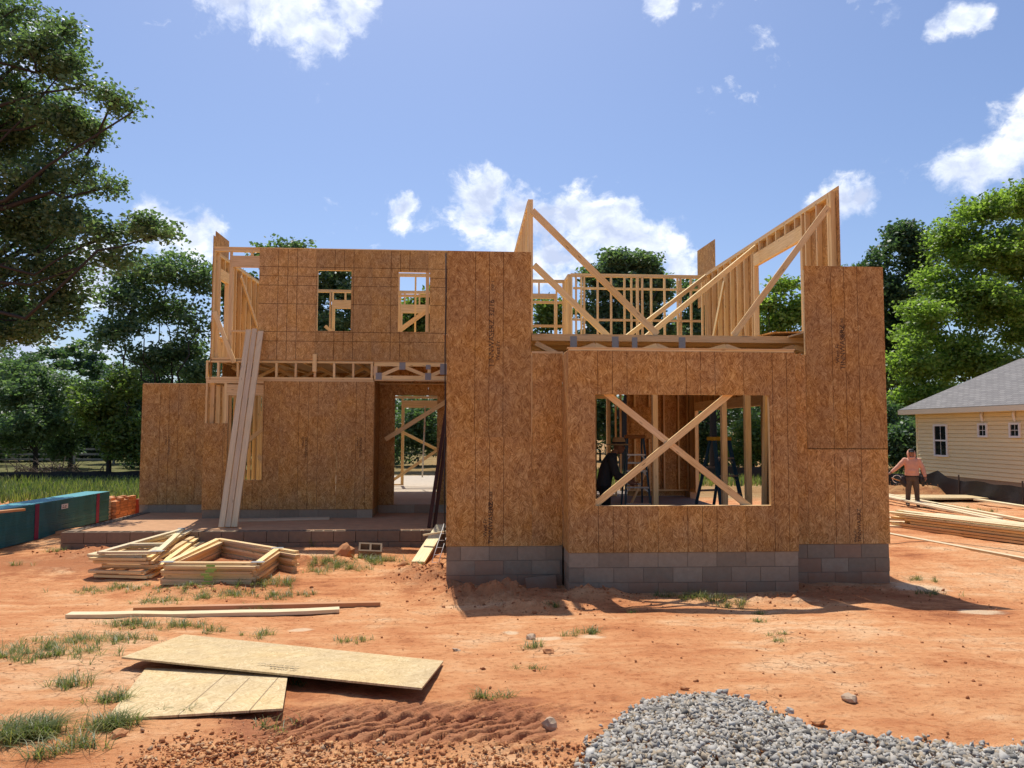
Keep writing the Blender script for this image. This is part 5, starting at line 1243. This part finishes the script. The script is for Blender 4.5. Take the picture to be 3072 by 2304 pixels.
# ------------------------------------------------------------------ stones, gravel, clods, weeds
ICO = bmesh.new(); bmesh.ops.create_icosphere(ICO, subdivisions=1, radius=1.0); IV = np.array([v.co[:] for v in ICO.verts]); IF = np.array([[v.index for v in f.verts] for f in ICO.faces]); ICO.free()
def stones(name, P, size, mat, seed, flat=.62, jag=.30):
    rg = np.random.default_rng(seed); n = len(P); sz = size if np.ndim(size) else np.full(n, size)
    V = IV[None]*(1+jag*rg.normal(size=(n, len(IV), 1))*.8)
    V = V*rg.uniform(.65, 1.25, (n, 1, 3))*np.array([1, 1, flat])
    q = rg.normal(size=(n, 4)); q /= np.linalg.norm(q, axis=1)[:, None]; q[:, 1:3] *= .5; q /= np.linalg.norm(q, axis=1)[:, None]
    w_, x_, y_, z_ = q.T
    Rm = np.stack([np.stack([1-2*(y_*y_+z_*z_), 2*(x_*y_-z_*w_), 2*(x_*z_+y_*w_)], 1), np.stack([2*(x_*y_+z_*w_), 1-2*(x_*x_+z_*z_), 2*(y_*z_-x_*w_)], 1), np.stack([2*(x_*z_-y_*w_), 2*(y_*z_+x_*w_), 1-2*(x_*x_+y_*y_)], 1)], 1)
    V = np.einsum('nij,nkj->nki', Rm, V)*sz[:, None, None]*.5 + P[:, None, :]
    F = IF[None] + (np.arange(n)*len(IV))[:, None, None]
    me = mesh_np(name, V.reshape(-1, 3), F.reshape(-1, 3)); me.materials.append(mat); return me
def mat_stone(name, cols):
    m, t, out = newmat(name); r = t('ShaderNodeNewGeometry').outputs['Random Per Island']; p = t('ShaderNodeNewGeometry').outputs['Position']; n = t.noise(p, 70, 3)
    c_ = t.ramp(r, [(i/(len(cols)-1), q) for i, q in enumerate(cols)]); c_ = t.mix(t.math('MULTIPLY', n, .5), c_, t.mix(1.0, c_, (.6, .6, .6), 'MULTIPLY')); finish(t, out, c_, .85, n, .4, .004, .2); return m
GRAV = mat_stone('grey_gravel', ((.16, .145, .12), (.40, .365, .31), (.50, .46, .395), (.44, .34, .22), (.29, .265, .23), (.58, .545, .48), (.36, .33, .28)))
GRAVO = mat_stone('clay_stained_gravel', ((.46, .18, .07), (.60, .28, .105), (.68, .38, .17), (.44, .17, .065), (.62, .42, .24)))
CLOD = mat_stone('clay_clods', ((.32, .115, .045), (.46, .18, .07), (.56, .26, .11)))
def in_poly(x, y, poly):
    c_ = np.zeros(len(x), bool); n = len(poly)
    for i in range(n):
        x0, y0 = poly[i]; x1, y1 = poly[(i+1) % n]
        k = ((y0 > y) != (y1 > y)) & (x < (x1-x0)*(y-y0)/(y1-y0+1e-12)+x0); c_ ^= k
    return c_
def px_poly(pts): return [(gnd(px, py).x, gnd(px, py).y) for px, py in pts]
gp = px_poly([(1740, 2304), (1820, 2205), (1880, 2145), (1990, 2092), (2150, 2082), (2260, 2112), (2370, 2165), (2480, 2198), (2700, 2228), (2900, 2238), (3072, 2236), (3300, 2250), (3400, 2500), (1700, 2500)])
gxs = [p[0] for p in gp]; gys = [p[1] for p in gp]
rg = np.random.default_rng(60)
def scatter(poly, n, fuzz, lo, hi, seed):
    rg = np.random.default_rng(seed); X = rg.uniform(min(p[0] for p in poly)-.3, max(p[0] for p in poly)+.3, n); Y_ = rg.uniform(min(p[1] for p in poly)-.3, max(p[1] for p in poly)+.3, n)
    k = in_poly(X+rg.normal(size=n)*fuzz, Y_+rg.normal(size=n)*fuzz, poly); X, Y_ = X[k], Y_[k]; return X, Y_
X1, Y1 = scatter(gp, 34000, .035, 0, 0, 61)
# the heap thins towards its edge
def inset(X, Y_, poly):
    d = np.full(len(X), 9.0)
    for i in range(len(poly)):
        a = np.array(poly[i]); b = np.array(poly[(i+1) % len(poly)]); ab = b-a; t_ = np.clip(((X-a[0])*ab[0]+(Y_-a[1])*ab[1])/(ab@ab+1e-9), 0, 1); d = np.minimum(d, np.hypot(X-a[0]-t_*ab[0], Y_-a[1]-t_*ab[1]))
    return d
di = inset(X1, Y1, gp); rg = np.random.default_rng(62)
Z1 = height(X1[:, None], Y1[:, None])[:, 0] + .005 + np.clip(di/.35, 0, 1)*(.012+.016*rg.random(len(X1))) + .012*rg.random(len(X1))
S1 = .014+.030*rg.random(len(X1))**1.4*np.where(rg.random(len(X1)) < .06, 1.35, 1)
tag(link('gravel', stones('gravel', np.stack([X1, Y1, Z1], 1), S1, GRAV, 63, .7, .55)), 'heap of crushed grey gravel spilling over the clay', 'gravel', kind='stuff')
op = px_poly([(400, 2304), (520, 2240), (640, 2215), (760, 2225), (900, 2240), (1150, 2262), (1400, 2268), (1600, 2262), (1740, 2240), (1830, 2190), (1800, 2304), (1700, 2480), (300, 2480)])
X2, Y2 = scatter(op, 13000, .12, 0, 0, 64); rg = np.random.default_rng(65)
Z2 = height(X2[:, None], Y2[:, None])[:, 0] + .004 + .008*rg.random(len(X2))
tag(link('stained_gravel', stones('stained_gravel', np.stack([X2, Y2, Z2], 1), (.009+.022*rg.random(len(X2))**1.6), GRAVO, 66, .55, .6)), 'clay stained orange gravel along the near edge', 'gravel', kind='stuff')
# clods of clay
cl = []; rg = np.random.default_rng(67)
for c_, rx, ry, h in MOUNDS: 
    n = 150; cl.append(np.stack([c_.x+rg.normal(size=n)*rx*.7, c_.y+rg.normal(size=n)*ry*.7], 1))
cl.append(np.stack([rg.uniform(-6, 8, 1800), rg.uniform(4.0, 10.5, 1800)], 1)); n = 500; cl.append(np.stack([RUT.x+rg.uniform(-1.2, 1.2, n), RUT.y+rg.choice([-.3, .28], n)+rg.normal(size=n)*.07], 1))
n = 500; a = gnd(2740, 1482); cl.append(np.stack([a.x+rg.normal(size=n)*1.2, a.y+rg.normal(size=n)*.4], 1)); n = 300; a = gnd(1330, 1735); cl.append(np.stack([a.x+rg.normal(size=n)*.35, a.y+rg.normal(size=n)*.4], 1))
cl = np.concatenate(cl); cz = height(cl[:, :1], cl[:, 1:])[:, 0]; sz = .006+.03*rg.random(len(cl))**5; sz[-800:] *= 1.8; sz[:150*len(MOUNDS)] *= 1.6
tag(link('clay_clods', stones('clay_clods', np.stack([cl[:, 0], cl[:, 1], cz+sz*.15], 1), sz, CLOD, 68)), 'scattered small clods of dry red clay', 'clods', kind='stuff')
ROCKM = mat_stone('field_stone', ((.36, .24, .15), (.50, .36, .24)))
def rock(px, py, s, label, mat, seed, flat=.6):
    g = gnd(px, py); bm = bmesh.new(); bmesh.ops.create_icosphere(bm, subdivisions=2, radius=1.0); rgr = random.Random(seed)
    for v in bm.verts:
        k = 1 + .60*mnoise.noise(v.co*1.3+Vector((seed*3.1, 0, 0))) + .25*mnoise.noise(v.co*3.3+Vector((0, seed*1.7, 0))); v.co = Vector((v.co.x*k*rgr.choice([1]), v.co.y*k*.8, v.co.z*k*flat))*s/2
    o = link('rock', bm_mesh('rock', bm), None, mat); o.location = (g.x, g.y, H(g.x, g.y)+s*flat*.25); o.rotation_euler = (rgr.uniform(-.3, .3), rgr.uniform(-.3, .3), rgr.uniform(0, 6)); return tag(o, label, 'rock')
rock(1032, 1672, .34, 'large upright clod of clay below the porch blocks', CLOD, 1, 1.0)
rock(1592, 1912, .11, 'pale flat stone on the clay in front of the tower shadow', ROCKM, 2)
rock(1645, 1958, .13, 'dark low stone on the pale sand patch', CLOD, 3, .4)
rock(1648, 2172, .085, 'tan upright stone between the wheel rut and the gravel', ROCKM, 4, .9)
rock(2548, 2098, .11, 'tan stone alone on the cracked clay past the gravel', ROCKM, 5)
rock(2370, 2133, .06, 'small grey stone just outside the gravel heap', GRAV, 6)
rock(2455, 2168, .09, 'dark stone touching the upper edge of the gravel', CLOD, 7)
rock(2160, 2080, .07, 'grey stone sitting on the crest of the gravel', GRAV, 8)
rock(2055, 2062, .06, 'brown pebble a little above the gravel crest', CLOD, 9)
rock(1370, 1946, .07, 'small tan stone beside the long pale panel', ROCKM, 10, .4)
rock(355, 2222, .09, 'brown stone under the weeds by the smaller panel', CLOD, 11)
rock(1210, 1700, .17, 'rounded clod near the foot of the ramp plank', CLOD, 12)
# weeds
TU = [(90, 2215, .13, 420, .12), (25, 2235, .10, 220, .12), (140, 2200, .08, 160, .10), (330, 2190, .10, 360, .10), (215, 2055, .16, 160, .10), (330, 2115, .09, 140, .09), (250, 2260, .12, 90, .10), (150, 2275, .1, 70, .1),
      (160, 1960, .55, 420, .09), (280, 1925, .4, 300, .09), (60, 1975, .3, 200, .09), (370, 1882, .2, 240, .09), (450, 1890, .2, 150, .08), (560, 1885, .22, 220, .09), (640, 1895, .2, 90, .07), (780, 1900, .15, 80, .09),
      (330, 1768, .5, 300, .08), (480, 1810, .35, 200, .08), (560, 1775, .5, 240, .08), (690, 1790, .4, 260, .09), (800, 1755, .45, 420, .11), (860, 1790, .35, 200, .09), (760, 1830, .25, 120, .08),
      (1000, 1700, .3, 260, .13), (1060, 1710, .25, 160, .12), (1150, 1680, .28, 300, .14), (1110, 1690, .2, 150, .12), (960, 1720, .25, 140, .1), (1230, 1700, .2, 90, .1), (950, 1640, .15, 60, .2), (45, 1700, .15, 60, .1), (170, 1655, .14, 80, .12), (240, 1630, .12, 60, .25),
      (1440, 2090, .06, 60, .07), (1520, 2085, .05, 40, .06), (1590, 1945, .08, 70, .08), (1775, 1898, .11, 120, .08), (1705, 1905, .05, 40, .08), (1040, 1918, .1, 60, .06), (1090, 1912, .08, 50, .06), (1610, 2000, .08, 40, .05),
      (2130, 1802, .25, 240, .11), (2070, 1800, .2, 140, .10), (2010, 1792, .12, 90, .10), (2200, 1815, .15, 140, .10), (2280, 1835, .1, 60, .07), (2275, 1862, .08, 60, .06), (2760, 1738, .2, 110, .09), (2800, 1785, .2, 120, .09), (1660, 1835, .07, 50, .08), (1900, 1840, .05, 30, .06), (2345, 1905, .08, 40, .05), (2340, 1925, .1, 40, .05),
      (820, 2175, .1, 50, .06), (560, 2150, .08, 50, .06), (900, 2050, .05, 40, .06), (2870, 1530, .3, 160, .18), (2960, 1535, .25, 120, .15), (2780, 1525, .2, 90, .15), (2700, 1470, .5, 220, .2)]
pts = []; hs_ = []
rg = np.random.default_rng(70)
for px, py, r, n, h in TU:
    n = int(n*(2.0 if r >= .3 else 1.4)); g = gnd(px, py); nc = max(3, n//14); cx = g.x+rg.normal(size=nc)*r*.6; cy = g.y+rg.normal(size=nc)*r*.38
    k = rg.integers(0, nc, n); pts.append(np.stack([cx[k]+rg.normal(size=n)*.018, cy[k]+rg.normal(size=n)*.018, np.full(n, h)], 1))
pts = np.concatenate(pts); hh = pts[:, 2].copy(); pts[:, 2] = height(pts[:, :1], pts[:, 1:2])[:, 0]-.005
meshes = []
me = blades('weeds', pts, hh, .005, GRASS, 71, 1.5); tag(link('weeds', me), 'sparse weeds and grass tufts growing out of the clay', 'weeds', kind='stuff')
